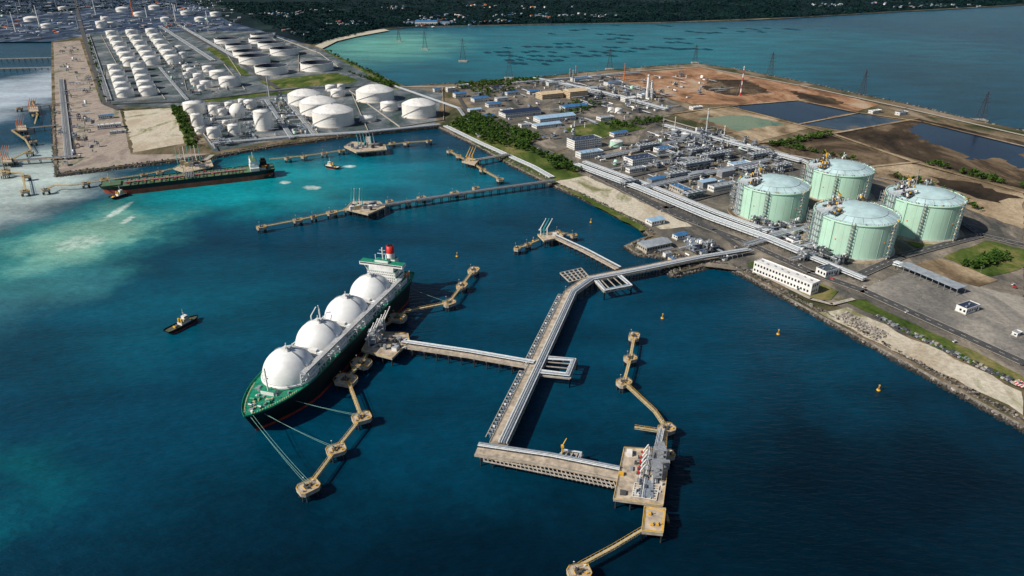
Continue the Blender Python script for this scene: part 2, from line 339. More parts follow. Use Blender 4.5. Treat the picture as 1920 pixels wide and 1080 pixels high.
# ---------------- roads
def ribbon(name,pts,w,m,z,line=False,ko=True):
    b=B(name); W=[G(x,y,z) for x,y in pts]
    for i in range(len(W)-1):
        a,c=W[i],W[i+1]; d=(c-a).normalized(); n=Vector((-d.y,d.x,0))*w/2
        if ko: KR.append((a,c,w/2))
        a2=a-d*w*.15; c2=c+d*w*.15
        b.add([a2-n,c2-n,c2+n,a2+n],[(0,1,2,3)],m)
        if line:
            for sgn in (-1,1):
                e=n*sgn; k=n.normalized()*sgn*.35
                b.beam(a+e+k*.5,c+e+k*.5,.35,.3,conc)
            L=(c-a).length; t=0
            while t<L-4:
                p=a+d*t; q=Vector((0,0,.03)); kk=n.normalized()*.2
                b.add([p-kk+q,p+d*5-kk+q,p+d*5+kk+q,p+kk+q],[(0,1,2,3)],paintw); t+=12
    b.done()
ZR=LZ+1.6
ribbon('road',[(880,215),(940,245),(1040,290),(1140,340),(1240,392),(1400,455),(1520,510),(1620,545),(1920,680)],12,asph,ZR,True)
ribbon('road',[(1600,520),(1690,480),(1840,440),(1925,460)],12,asph,ZR+.1,True)
ribbon('road',[(1480,300),(1680,340),(1840,440)],8,asph,ZR+.2,True)
ribbon('road',[(1395,470),(1340,430),(1230,380)],8,asph,ZR+.3)
ribbon('road',[(1230,380),(1060,300),(1000,270)],7,asph,ZR+.4)
ribbon('road',[(1140,340),(1280,308),(1400,284)],8,asph,ZR+.3)
ribbon('road',[(1090,290),(1240,258),(1330,238)],8,asph,ZR+.3)
ribbon('road',[(1235,392),(1390,352)],8,asph,ZR+.3)
ribbon('road',[(1230,232),(1330,262),(1420,300),(1500,345)],7,asph,ZR+.6)
ribbon('road',[(140,0),(155,60),(200,195),(225,205)],16,asph,ZR)
ribbon('road',[(200,195),(345,190),(560,165),(745,160)],10,asph,ZR+.1)
ribbon('road',[(290,0),(350,60),(440,110),(520,165)],14,asph,ZR+.2)
ribbon('road',[(745,163),(850,163),(1000,152),(1180,134),(1310,125),(1500,160),(1700,203),(1930,256)],9,conc,ZR+.3)
ribbon('road',[(850,165),(880,215)],9,asph,ZR+.5)
ribbon('road',[(1240,222),(1480,290),(1640,320)],7,conc,ZR+.5)
ribbon('footpath',[(1410,505),(1520,560),(1560,570),(1600,560)],5,conc,ZR+.6)
ribbon('embankment_road',[(1250,214),(1370,198),(1500,187)],8,gtan,ZR)
ribbon('embankment_road',[(1370,200),(1560,250),(1720,305),(1925,362)],9,gtan,ZR+.1)
ribbon('embankment_road',[(1420,268),(1560,250),(1720,222)],8,gtan,ZR+.2)
ribbon('embankment_road',[(1500,188),(1610,211),(1730,228),(1925,275)],7,gtan,ZR+.3)
ribbon('embankment_road',[(1500,232),(1610,211)],6,gtan,ZR+.4)
ribbon('embankment_road',[(1560,320),(1720,303)],8,gtan,ZR+.4)
# ---------------- revetment
def revet(name,line,width,step,sz,inward=1):
    b=B(name); W=[G(x,y,0) for x,y in line]
    for i in range(len(W)-1):
        a,c=W[i],W[i+1]; d=(c-a); L=d.length; d.normalize(); n=Vector((-d.y,d.x,0))*inward
        b.add([a-n*width*.45+Vector((0,0,-1.5)),c-n*width*.45+Vector((0,0,-1.5)),c+n*width*.5+Vector((0,0,5)),a+n*width*.5+Vector((0,0,5))],[(0,1,2,3)],rockw)
        k=int(L/step*width/step)
        for _ in range(k):
            t=R.uniform(0,L); o=R.uniform(-.5,.62); p=a+d*t+n*width*o
            z=-1+(o+.45)/.95*6+R.uniform(-.3,.5)
            r=sz*R.uniform(.5,1.15); vs=[]
            for dz in (-1,1):
                for dx,dy in ((-1,-1),(1,-1),(1,1),(-1,1)):
                    vs.append((p.x+dx*r*R.uniform(.35,.95),p.y+dy*r*R.uniform(.35,.95),z+dz*r*R.uniform(.35,.8)))
            b.add(vs,[(0,1,5,4),(1,2,6,5),(2,3,7,6),(3,0,4,7),(4,5,6,7)],rockw if z<.9 or R.random()<.2 else (conc if R.random()<.12 else rock))
    b.done()
revet('rock_revetment',coastS+[(2050,876)],13,1.9,1.25)
revet('rock_revetment',coastW,12,2.4,1.4,-1)
revet('rock_revetment',coastN,11,3.0,1.6,-1)
revet('rock_revetment',coastN[-1:]+coastL[:3],9,3.5,1.6,-1)
revet('causeway_revetment',bay[19:],10,5,2.2,1)
# ---------------- marine structures
def decksegs(b,W,w,m=deckc,th=1.3,pil=True,sp=14,curb=True):
    for i in range(len(W)-1):
        a,c=Vector(W[i]),Vector(W[i+1]); d=c-a; L=d.length; d.normalize(); n=Vector((-d.y,d.x,0))
        dz=Vector((0,0,th/2+i*.01)); b.beam(a-dz,c-dz,w,th,m)
        if curb:
            for sg in (-1,1):
                e=n*sg*(w/2-.25)+Vector((0,0,.25)); b.beam(a+e,c+e,.4,.5,conc)
                e=n*sg*(w/2-.15)+Vector((0,0,1.3)); b.beam(a+e,c+e,.12,.12,steel)
        if pil:
            t=sp/2
            while t<L:
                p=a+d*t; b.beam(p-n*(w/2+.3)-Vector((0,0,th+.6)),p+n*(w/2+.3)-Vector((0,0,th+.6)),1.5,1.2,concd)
                for o in (-.4,0,.4) if w>9 else (-.35,.35):
                    q=p+n*w*o; b.tube((q.x,q.y,-3),(q.x,q.y,a.z-th-1),.55,pile,6)
                t+=sp
def piperun(b,W,offs,r=.42,z=1.1,m=None,sup=9,bed=False):
    W=[Vector(q) for q in W]
    nn=[]
    for i in range(len(W)):
        dd=Vector((0,0,0))
        if i>0: dd+=(W[i]-W[i-1]).normalized()
        if i<len(W)-1: dd+=(W[i+1]-W[i]).normalized()
        dd.normalize(); nn.append(Vector((-dd.y,dd.x,0)))
    for j,o in enumerate(offs):
        mm=m or (pipe if (j%3)<2 else pipeg); rr=r*(1.,.7,1.25,.8,.55)[j%5]
        for i in range(len(W)-1):
            b.tube(W[i]+nn[i]*o+Vector((0,0,z)),W[i+1]+nn[i+1]*o+Vector((0,0,z)),rr,mm,6)
    for i in range(len(W)-1):
        d=W[i+1]-W[i]; L=d.length; d.normalize(); n=Vector((-d.y,d.x,0)); t=sup/2
        if bed:
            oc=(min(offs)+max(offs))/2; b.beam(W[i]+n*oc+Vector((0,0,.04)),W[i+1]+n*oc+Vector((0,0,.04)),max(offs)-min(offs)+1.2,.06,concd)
        while t<L:
            p=W[i]+d*t; b.beam(p+n*(min(offs)-.6)+Vector((0,0,z-.6)),p+n*(max(offs)+.6)+Vector((0,0,z-.6)),.4,.4,steel)
            if z>2:
                for e in (min(offs)-.6,max(offs)+.6): b.beam(p+n*e,p+n*e+Vector((0,0,z-.6)),.35,.35,steel)
            t+=sup
def dolphin(x,y,r=6.2,z=8.,rot=None,fend=False,name='mooring_dolphin'):
    # rectangular cap with chamfered corners, yellow kerb, quick-release hooks
    b=B(name); p=G(x,y,z); rot=R.choice([A,A+.25,A-.2,shipA0]) if rot is None else rot
    ca,sa=math.cos(rot),math.sin(rot); hx,hy,cf=r*1.05,r*.82,r*.35
    loc=[(hx,-hy+cf),(hx,hy-cf),(hx-cf,hy),(-hx+cf,hy),(-hx,hy-cf),(-hx,-hy+cf),(-hx+cf,-hy),(hx-cf,-hy)]
    pts=[(p.x+a*ca-c*sa,p.y+a*sa+c*ca) for a,c in loc]
    b.prism(pts,z-3.,z,deckc,conc)
    for i in range(8):
        a=pts[i]; c=pts[(i+1)%8]
        b.beam((a[0],a[1],z+.2),(c[0],c[1],z+.2),.4,.45,yel if i%2 else yelp)
        b.beam((a[0],a[1],z+1.3),(c[0],c[1],z+1.3),.1,.1,yel)
        b.beam((a[0],a[1],z),(a[0],a[1],z+1.4),.12,.12,yel)
        q=Vector((p.x+(a[0]-p.x)*.75,p.y+(a[1]-p.y)*.75,0)); b.tube((q.x+(q.x-p.x)*.2,q.y+(q.y-p.y)*.2,-3),(q.x,q.y,z-3),.6,pile,6)
    b.box(p.x,p.y,z,r*.95,r*.75,.22,yel,rot); b.box(p.x,p.y,z+.01,r*.82,r*.62,.28,concd,rot)
    for i in range(3):
        a=rot+i*2.1; b.box(p.x+r*.3*math.cos(a),p.y+r*.3*math.sin(a),z,1.5,1.5,1.3,steeld,a); b.tube((p.x+r*.3*math.cos(a),p.y+r*.3*math.sin(a),z+1.2),(p.x+r*.5*math.cos(a),p.y+r*.5*math.sin(a),z+1.9),.3,steeld)
    for a,c,mm in ((.7,.55,white),(-.65,-.5,steel),(.6,-.5,yel)): 
        q=(p.x+hx*a*ca-hy*c*sa,p.y+hx*a*sa+hy*c*ca); b.box(q[0],q[1],z,1.3,.9,1.2,mm,rot)
    b.tube((p.x-r*.5,p.y+r*.3,z),(p.x-r*.5,p.y+r*.3,z+6),.12,steel); b.box(p.x-r*.5,p.y+r*.3,z+6,.9,.4,.3,white)
    if fend:
        b.box(p.x-r-.5,p.y,z-5.5,1.8,5,6,black,rot)
    b.done()
shipA0=math.radians(73.6)
def catwalk(pts,z=8.,w=2.4):
    b=B('catwalk'); W=[G(x,y,z) for x,y in pts]
    for i in range(len(W)-1):
        a,c=W[i],W[i+1]; d=(c-a).normalized(); n=Vector((-d.y,d.x,0)); L=(c-a).length
        b.beam(a-Vector((0,0,.2)),c-Vector((0,0,.2)),w*.8,.3,yelp)
        for sg in (-1,1):
            e=n*sg*w/2; b.beam(a+e+Vector((0,0,1.2)),c+e+Vector((0,0,1.2)),.16,.16,yel); b.beam(a+e-Vector((0,0,1.4)),c+e-Vector((0,0,1.4)),.3,.3,yelp)
            k=max(2,int(L/3.2))
            for j in range(k):
                p=a+(c-a)*(j/k); q=a+(c-a)*((j+1)/k); b.beam(p+e+Vector((0,0,1.2)),p+e-Vector((0,0,1.4)),.14,.14,yelp); b.beam(p+e-Vector((0,0,1.4)),q+e+Vector((0,0,-.2)),.14,.14,yelp)
    b.done()
def arm(b,p,dirv,h=16,m=white):
    p=Vector(p); d=Vector(dirv).normalized()
    b.tube(p,p+Vector((0,0,h*.55)),.6,m); e=p+Vector((0,0,h*.55)); t=e+d*(-h*.32)+Vector((0,0,h*.6))
    b.tube(e+(e-t)*.35,t,.4,m); b.box(*(e+(e-t)*.35)-Vector((0,0,.6)),1.5,1.5,1.3,m)
    b.tube(t,t+d*(h*.35)-Vector((0,0,h*.75)),.32,m); b.tube(t,t+d*.1+Vector((0,0,.8)),.7,m)
def platform(name,pts,z,th=1.8,m=deckc):
    b=B(name); P=[G(x,y,z) for x,y in pts]; b.prism([tuple(q[:2]) for q in P],z-th,z,m,conc); n=len(P)
    for i in range(n):
        a=P[i]; c=P[(i+1)%n]; b.beam(a+Vector((0,0,.3)),c+Vector((0,0,.3)),.45,.6,yelp); b.beam(a+Vector((0,0,1.3)),c+Vector((0,0,1.3)),.14,.14,yel)
        cc=sum(P,Vector())/n; k=max(1,int((c-a).length/9))
        for j in range(k):
            q=a.lerp(c,j/k); q=q.lerp(cc,.1); b.tube((q.x,q.y,-3),(q.x,q.y,z-th),.65,pile)
            q=q.lerp(cc,.45); b.tube((q.x,q.y,-3),(q.x,q.y,z-th),.65,pile)
    return b,P
Z=10.
mt=[G(1400,468,Z),G(1312,482,Z),G(1205,504,Z),G(1105,523,Z),G(1070,548,Z),G(1003,690,Z),G(935,832,Z)]
b=B('pipeline_trestle'); decksegs(b,mt[1:],14.5)
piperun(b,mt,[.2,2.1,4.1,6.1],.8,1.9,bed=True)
for i in (4,5):
    a,c=mt[i],mt[i+1]; d=(c-a); L=d.length; d.normalize(); n=Vector((d.y,-d.x,0))
    if n.x>0: n=-n
    t=8
    while t<L-6:
        p=a+d*t+n*9.6; q=p+d*5
        b.beam(p-n*2.6,p+n*2.4,.7,.6,conc)
        b.beam(p+n*2.2,q+n*2.2,.6,.5,conc); b.beam(p-n*1,q-n*1,.4,.5,steel); b.box(p.x+d.x*1.2,p.y+d.y*1.2,Z-.4,1.6,1.6,1.2,[steel,white,pipeg][int(t)%3],math.atan2(d.y,d.x)); t+=5
b.done()
def loopbox(pts,offs,r=.5,frame=True):
    b=B('pipe_expansion_loop'); W=[G(x,y,Z) for x,y in pts]
    piperun(b,W,offs,r,1.5)
    cc=sum(W,Vector())/len(W); nn=len(W)
    P=[q+(q-cc)*.12 for q in W]
    for i in range(nn-1): b.beam(P[i]-Vector((0,0,1)),P[i+1]-Vector((0,0,1)),1.6,1.2,conc); b.tube((P[i].x,P[i].y,-3),(P[i].x,P[i].y,Z-1),.7,pile); b.tube((P[i+1].x,P[i+1].y,-3),(P[i+1].x,P[i+1].y,Z-1),.7,pile)
    for k in range(1,4):
        a=P[0].lerp(P[-1],k/4); c=P[1].lerp(P[2],k/4); b.beam(a-Vector((0,0,.3)),c-Vector((0,0,.3)),.9,.7,conc)
    b.done()
loopbox([(1028,672),(1078,676),(1066,706),(1010,700)],[-3.6,-2,-.4,1.2],.65)
loopbox([(1120,528),(1135,545),(1180,536),(1160,519)],[-3.2,-1.7,-.2,1.3],.6)
def gridframe(name,pts,z,n1,n2):
    b=B(name); P=[G(x,y,z) for x,y in pts]
    for i in range(n1+1): b.beam(P[0].lerp(P[1],i/n1),P[3].lerp(P[2],i/n1),1.,1.1,conc)
    for i in range(n2+1): b.beam(P[0].lerp(P[3],i/n2)+Vector((0,0,.1)),P[1].lerp(P[2],i/n2)+Vector((0,0,.1)),1.,1.1,conc)
    for i in range(4): b.tube((P[i].x,P[i].y,-3),(P[i].x,P[i].y,z),.7,pile)
    cc=sum(P,Vector())/4; b.tube((cc.x,cc.y,-3),(cc.x,cc.y,z),.7,pile)
    b.done()
gridframe('steel_grillage_platform',[(1050,512),(1090,503),(1105,520),(1068,529)],Z,5,4)
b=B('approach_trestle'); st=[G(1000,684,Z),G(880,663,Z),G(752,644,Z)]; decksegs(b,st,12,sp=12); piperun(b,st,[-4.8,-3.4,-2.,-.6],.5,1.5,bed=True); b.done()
shipA=shipA0
sd=Vector((-math.sin(shipA),math.cos(shipA),0))
b,P=platform('loading_platform',[(678,657),(698,622),(765,626),(768,640),(735,672)],Z)
for i in range(5):
    q=G(692+i*7.5,650-i*8.,Z); arm(b,q,sd,22,white)
for k in range(18):
    q=G(R.uniform(695,755),R.uniform(632,655),Z)
    if k%3: b.box(q.x,q.y,Z,R.uniform(2,6),R.uniform(2,4),R.uniform(2,5),R.choice([white,steel,steeld]),shipA)
    else: b.tube(q,q+Vector((5,2,2)),.5,pipe)
for qx,qy in ((715,628),(700,648)):
    q=G(qx,qy,Z)
    for h in range(4):
        for dx,dy in ((-3,-3),(3,-3),(3,3),(-3,3)): b.beam((q.x+dx,q.y+dy,Z+h*4),(q.x+dx,q.y+dy,Z+h*4+4),.35,.35,steel)
        b.box(q.x,q.y,Z+h*4+4,6.4,6.4,.25,steel)
q=G(742,655,Z); b.box(q.x,q.y,Z,7,5,3.5,wallw,shipA,roofg)
b.done()
for x,y,r in ((888,506,6.8),(866,535,6.2),(842,567,6.4),(745,595,8.5),(677,680,8.5),(648,711,9),(678,782,7),(630,842,6.6),(578,912,7)): dolphin(x,y,r,rot=(shipA-math.pi/2 if r>8 else None),fend=(r>8))
catwalk([(888,506),(866,535),(842,567),(760,583),(745,597)]); catwalk([(652,712),(678,782),(630,842),(578,912)]); catwalk([(735,600),(700,622)]); catwalk([(648,711),(677,680),(690,660)])
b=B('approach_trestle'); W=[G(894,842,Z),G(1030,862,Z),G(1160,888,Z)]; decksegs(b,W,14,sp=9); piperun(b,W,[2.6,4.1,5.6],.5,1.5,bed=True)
for i in range(32):
    q=G(905,852,Z-1.6).lerp(G(1150,903,Z-1.6),i/31); b.beam(q,q+Vector((1.5,-6.5,-1.2)),.6,.6,conc)
a=G(905,858,Z-2); c=G(1150,907,Z-2); b.beam(a,c,.7,.7,conc); b.beam(a+Vector((.6,-3,-.6)),c+Vector((.6,-3,-.6)),.7,.7,conc)
b.done()
loopbox([(1050,855),(1058,846),(1090,851),(1086,862)],[-.6,.5],.4)
b=B('deck_crane'); q=G(1054,852,Z); b.tube(q,q+Vector((0,0,8)),.5,yel); b.beam(q+Vector((0,0,8)),q+Vector((3,2,13)),.5,.5,yel); b.box(q.x,q.y,Z+6.5,2,2,1.8,yel); b.done()
b,P=platform('loading_platform',[(1170,840),(1256,846),(1243,948),(1150,936)],Z)
for i in range(5):
    q=G(1206,860,Z).lerp(G(1200,898,Z),i/4)
    b.tube(q,q+Vector((0,0,7)),.45,white); b.tube(q+Vector((-1,0,6)),q+Vector((3,1,12)),.35,white); b.tube(q+Vector((3,1,12)),q+Vector((5,1,3)),.3,white); b.box(q.x-1.4,q.y,Z+5.5,1.3,1.3,1.4,red); b.box(q.x,q.y,Z,2.2,2.2,1,steel)
for i in range(7):
    q0=G(1215+i*3.6,838,Z+1.2); q1=G(1200+i*4,932,Z+1.2) if i<3 else G(1214+i*3,905,Z+1.2); b.tube(q0,q1,.4,pipe if i%2 else pipeg)
for x,y,sx,sy,h,mm in ((1180,852,5,4,3,wallw),(1233,875,3,16,6,steel),(1215,918,16,7,1.2,pipeg),(1168,925,4,4,1.5,concd),(1236,860,4,10,9,steel),(1165,890,3,3,2,yel),(1184,880,4,2,1.5,steel)):
    q=G(x,y,Z); b.box(q.x,q.y,Z,sx,sy,h,mm,math.radians(80))
for k in range(26): q=G(R.uniform(1190,1240),R.uniform(850,930),Z); b.box(q.x,q.y,Z,R.uniform(.8,3),R.uniform(.8,2),R.uniform(.8,2.5),R.choice([steel,steeld,pipe,steeld]),1.4)
for q in (G(1238,862,Z),G(1230,895,Z)):
    for h in range(3):
        for dx,dy in ((-2.5,-5),(2.5,-5),(2.5,5),(-2.5,5)): b.beam((q.x+dx,q.y+dy,Z+h*4),(q.x+dx,q.y+dy,Z+h*4+4),.3,.3,steel)
        b.box(q.x,q.y,Z+h*4+4,5.6,10.6,.2,steel)
gq=[G(1190,905,Z+.8),G(1236,910,Z+.8),G(1230,938,Z+.8),G(1185,930,Z+.8)]
for i in range(5): b.beam(gq[0].lerp(gq[1],i/4),gq[3].lerp(gq[2],i/4),.4,.4,white)
for i in range(7): b.beam(gq[0].lerp(gq[3],i/6),gq[1].lerp(gq[2],i/6),.3,.3,white)
b.done()
b,P=platform('breasting_dolphin',[(1208,950),(1248,955),(1243,1000),(1203,996)],9,2.4)
for x,y in ((1218,965),(1232,985),(1222,985)): q=G(x,y,9); b.box(q.x,q.y,9,1.8,1.8,1.4,yel); b.tube(q,q+Vector((1.5,0,2.4)),.3,steeld)
for i in range(4): b.beam(P[i].lerp(P[(i+2)%4],.06)+Vector((0,0,.05)),P[(i+1)%4].lerp(P[(i+3)%4],.06)+Vector((0,0,.05)),.8,.1,yel)
q=G(1250,978,5); b.box(q.x,q.y,3,1.6,7,6,black); b.done()
catwalk([(1205,992),(1150,1025),(1085,1060)]); dolphin(1086,1072,6.5)
dolphin(1250,803,6.2); dolphin(1253,852,4.5,fend=True); catwalk([(1248,808),(1246,845)],9); dolphin(1170,716,6); dolphin(1182,671,5.4); dolphin(1189,630,5.8)
catwalk([(1248,800),(1228,770),(1170,716),(1182,671),(1189,630)]); catwalk([(1245,808),(1190,800)],9,1.8)
b=B('pipe_bridge'); W=[G(1232,845,Z),G(1240,808,Z)]; piperun(b,W,[-2,-1,0,1,2],.4,2.5,sup=4); b.done()
b=B('approach_trestle'); W=[G(1160,503,Z),G(1098,470,Z),G(1040,443,Z)]; decksegs(b,W,9,sp=10); piperun(b,W,[-3.4,-2.3,-1.2],.4,1.3,bed=True); b.done()
b,P=platform('loading_platform',[(1008,440),(1045,434),(1056,444),(1020,452)],Z)
for i in range(3): arm(b,G(1014+i*6,441,Z),(-.9,.4,0),20,[white,teal,white][i%3])
b.box(*G(1040,441,Z),5,4,3,wallw); b.done()
dolphin(970,465,4.5); dolphin(990,458,3.6); dolphin(1076,441,4); dolphin(1046,434,3); catwalk([(970,465),(990,458),(1010,449)]); catwalk([(1046,436),(1076,441)])
b=B('long_trestle'); W=[G(1040,338,Z),G(880,360,Z),G(708,386,Z)]; decksegs(b,W,9,conc,sp=13); piperun(b,W,[1,1.9,2.8,3.6],.4,1.5,pipeg); b.done()
b,P=platform('loading_platform',[(648,392),(660,378),(712,378),(722,388),(690,402)],Z)
for i in range(5): arm(b,G(660+i*5,386,Z),(-.45,.9,0),24,[teal,white][i%2])
for k in range(18): q=G(R.uniform(660,708),R.uniform(383,394),Z); b.box(q.x,q.y,Z,R.uniform(3,8),R.uniform(2,5),R.uniform(2,6),R.choice([yelp,steel,steeld,wallw]),A)
b.done()
for x,y,r in ((490,425,6),(558,412,6),(588,406,4),(622,398,7),(652,392,5),(730,377,5),(765,380,4),(790,370,6),(852,361,6),(892,352,5),(936,336,4)): dolphin(x,y,r,rot=A)
catwalk([(490,425),(558,412),(622,398),(655,392)])
b,P=platform('loading_platform',[(866,303),(876,296),(898,300),(890,309)],Z)
for i in range(3): arm(b,G(876+i*5,302,Z),(-.9,.4,0),22,yel)
b.done()
b=B('approach_trestle'); W=[G(955,289,Z),G(893,300,Z)]; decksegs(b,W,7,conc); piperun(b,W,[-2,-1,0],.35,1.3); b.done()
for x,y in ((843,283),(860,292),(905,318),(938,336)): dolphin(x,y,5)
catwalk([(843,283),(870,298)]); catwalk([(890,308),(905,318),(938,336)])
b,P=platform('loading_platform',[(645,275),(660,266),(722,272),(725,281),(668,286)],Z)
for k in range(18): q=G(R.uniform(655,716),R.uniform(272,280),Z); b.box(q.x,q.y,Z,R.uniform(3,9),R.uniform(2,6),R.uniform(2,9),R.choice([steel,steeld,pipeg,yelp]),A)
for i in range(6): arm(b,G(672+i*6,274,Z),(.45,-.9,0),20,[teal,steel][i%2])
b.done()
b=B('approach_trestle'); W=[G(690,256,Z),G(690,268,Z)]; decksegs(b,W,10,conc); b.done()
for x,y in ((570,293),(608,287),(640,282),(735,268),(762,268),(804,264),(540,296)): dolphin(x,y,5.5)
catwalk([(505,298),(570,292),(640,282)]); catwalk([(722,272),(762,267),(804,264)])
b,P=platform('loading_platform',[(325,316),(345,305),(395,300),(400,312),(350,324)],Z)
for i in range(7): arm(b,G(335+i*7,312-i*.8,Z),(.4,-.9,0),26,[teal,steel,white][i%3])
for k in range(14): q=G(R.uniform(340,390),R.uniform(306,316),Z); b.box(q.x,q.y,Z,R.uniform(3,9),R.uniform(2,6),R.uniform(2,9),R.choice([steel,steeld,yelp]),A)
b.done()
b=B('approach_trestle'); W=[G(398,290,Z),G(378,305,Z)]; decksegs(b,W,10,conc); b.done()
for x,y in ((85,355),(160,343),(195,335),(270,327),(300,322)): dolphin(x,y,5.5)
catwalk([(85,355),(100,347),(130,347),(160,343),(270,327),(325,316)])
def jetty(pts,w=7):
    b=B('jetty'); W=[G(x,y,8) for x,y in pts]; decksegs(b,W,w,deckc,1,True,18,False); piperun(b,W,[-1.5,0,1.5],.4,1.2,pipeg,12); b.done()
jetty([(-60,112),(97,108)]); jetty([(-60,130),(97,126)]); jetty([(132,192),(35,202)]); jetty([(110,234),(22,244)]); jetty([(150,292),(-40,306)],9)
for pts in ([(60,188),(70,215),(65,232)],[(22,244),(48,262),(58,280),(18,300)],[(-20,318),(42,325),(48,358)]): catwalk(pts)
for x,y in ((60,190),(66,215),(35,203),(48,256),(62,265),(55,285),(20,300),(35,242),(10,318),(48,330),(46,358),(8,325)): dolphin(x,y,6)
for x,y in ((62,205),(40,240),(12,300)):
    b,P=platform('loading_platform',[(x-10,y-4),(x+8,y-5),(x+10,y+4),(x-8,y+5)],Z)
    for i in range(4): arm(b,G(x-6+i*4,y,Z),(-1,0,0),22,[orange,steel][i%2])
    b.done()
# ---------------- ships
def hull(b,L,Bm,D,zs,ms,flare=8,bowfrac=.2,bulw=None):
    n=36; lv=[]
    for z in zs:
        zf=max(0,z/D); tip=L/2-(1-zf)*flare; x0=L/2-bowfrac*L; tail=-L/2+(1-zf)*5; x1=-L/2+.13*L; ring=[]
        for i in range(n+1):
            t=i/n; t=.5-.5*math.cos(math.pi*t); x=tail+(tip-tail)*t
            if x>x0:
                q=(x-x0)/(tip-x0); hb=Bm/2*(max(0,1-q**(1.6+.6*zf)))**(.95-.15*zf)
            elif x<x1:
                q=(x1-x)/(x1-tail); hb=Bm/2*(1-q**2*(.22+.6*(1-zf)))
            else: hb=Bm/2
            ring.append((x,hb))
        lv.append([(x,h,z) for x,h in ring]+[(x,-h,z) for x,h in ring[::-1]])
    for k in range(len(zs)-1):
        m=len(lv[k]); b.add(lv[k]+lv[k+1],[(i,m+i,m+(i+1)%m,(i+1)%m) for i in range(m)],ms[k],True)
    top=lv[-1]; m=len(top)
    b.add(top,[(i,m-1-i,m-2-i,i+1) for i in range(n)],ms[-1])
    for i in range(m):
        a=top[i]; c=top[(i+1)%m]; b.beam((a[0],a[1],a[2]+.6),(c[0],c[1],c[2]+.6),.35,1.3,bulw or ms[-2])
LL=278.; D=20.; u_=Vector((math.cos(shipA),math.sin(shipA),0)); bow=G(458,782,D); O=bow+u_*LL/2
b=B('lng_carrier')
b.M=Matrix.Translation((O.x,O.y,0))@Matrix.Rotation(shipA+math.pi,4,'Z')
hull(b,LL,49,D,[-1,2.6,D-.5,D],[hullred,hullk,hullk,green],10,.24,green)
sx=[76,26,-24,-74.]; R0=22.2
for i,x in enumerate(sx):
    c=(x,0,D)
    b.lathe(c,[(23.4,0),(23.4,1.6),(22.4,2.2)],white,48)
    pr=[(max(.01,R0*math.cos(a)),1.5+R0*math.sin(a)) for a in [math.radians(-4+94*k/14) for k in range(15)]]
    b.lathe(c,pr,ballw,48); b.ring(c,22.3,1.8,.5,.5,steel,48)
    T=D+1.5+R0
    b.box(x,0,T-.8,6,6,2.6,white); b.rail((x,0,T-23),4.6,22.6,white,12); b.tube((x,0,T+1.5),(x,0,T+6),.4,white); b.box(x+2,2,T,1.8,1.8,3.4,steel); b.box(x-3,1,T,1.6,4,1.6,pipe)
    for k in (-1,0,1): b.tube((x+k*1.2,2,T+1),(x+k*1.2+1,19,D+13),.4,white)
    for an in (1.35,-1.9,2.4):
        prev=None
        for k in range(12):
            a=math.radians(5+82*k/11); q=(x+(R0+.5)*math.cos(a)*math.cos(an),(R0+.5)*math.cos(a)*math.sin(an),D+1.5+(R0+.5)*math.sin(a))
            if prev: b.beam(prev,q,.8,.3,steel)
            prev=q
for x in range(-94,98,8):
    hb=24 if x<76 else 24-(x-76)*.25
    for yy in (19.6,hb-.6): b.beam((x,yy,D),(x,yy,D+11),.5,.5,white)
    b.beam((x,19.5,D+11),(x,hb,D+11),.5,.5,white); b.beam((x,19.5,D+6),(x,hb,D+6),.4,.4,white); b.beam((x,hb-.6,D),(x+8,hb-.6,D+6),.35,.35,white)
b.box(-4,21.6,D+11,188,4.6,.5,roofg)
for yy in (19.4,23.8): b.beam((-98,yy,D+12.6),(90,yy,D+12.6),.3,.3,white); b.beam((-98,yy,D+6.2),(90,yy,D+6.2),.5,1.,white)
for k in range(4): b.tube((-98,20.2+k*1.1,D+12.2),(88,20.2+k*1.1,D+12.2),.4,white)
for yy in (-23.4,):
    b.tube((-96,yy,D+1.2),(70,yy,D+1.2),.35,white); b.tube((-96,yy*.965,D+2.6),(70,yy*.965,D+2.6),.3,white)
    for x in range(-96,72,6): b.beam((x,yy,D),(x,yy,D+3),.3,.3,white)
for i in range(3):
    x=(sx[i]+sx[i+1])/2
    b.box(x,4,D,5,30,8,white); b.box(x,-13,D,7,9,9,white,0,roofg); b.box(x,8,D+8,4,8,3,white); b.box(x,-2,D+8,3,12,2,steel)
    for k in range(4): b.tube((x-1.5+k,-16,D+9),(x-1.5+k,18,D+9),.35,pipe)
    for k in range(10): b.box(x+R.uniform(-5,5),R.choice([-1,1])*R.uniform(17,22),D,R.uniform(1,3),R.uniform(1,2.4),R.uniform(1,4),R.choice([steel,white,pipeg]))
x=(sx[1]+sx[2])/2
b.box(x,-20,D,14,6,4,steel)
for k in range(6): b.tube((x-6+k*2.4,-24,D+5),(x-6+k*2.4,-12,D+5),.6,pipe)
for k in (-7,7):
    b.tube((x+k,-19,D),(x+k,-19,D+17),.6,white); b.beam((x+k,-19,D+17),(x+k*.2,-16,D+24),.7,.7,white)
b.box(106,0,D,6,12,3.4,white,0,green); b.tube((107,0,D+3),(107,0,D+24),.6,white); b.beam((107,-4,D+17),(107,4,D+17),.3,.3,white); b.beam((107,-2.5,D+21),(107,2.5,D+21),.3,.3,white); b.box(107,0,D+14,2.4,2.4,.6,white)
for k in range(50):
    xx=R.uniform(100,132); yy=R.uniform(-1,1)*max(2,(137-xx)*.42); b.box(xx,yy,D,R.uniform(.8,2.6),R.uniform(.8,2.2),R.uniform(.5,1.6),R.choice([green,steel,yelp,green,white]))
for yy in (-7,7): b.tube((118,yy-2,D+1.4),(118,yy+2,D+1.4),1.2,green,10); b.tube((125,yy*.6-1.5,D+1.2),(125,yy*.6+1.5,D+1.2),1,steel,10)
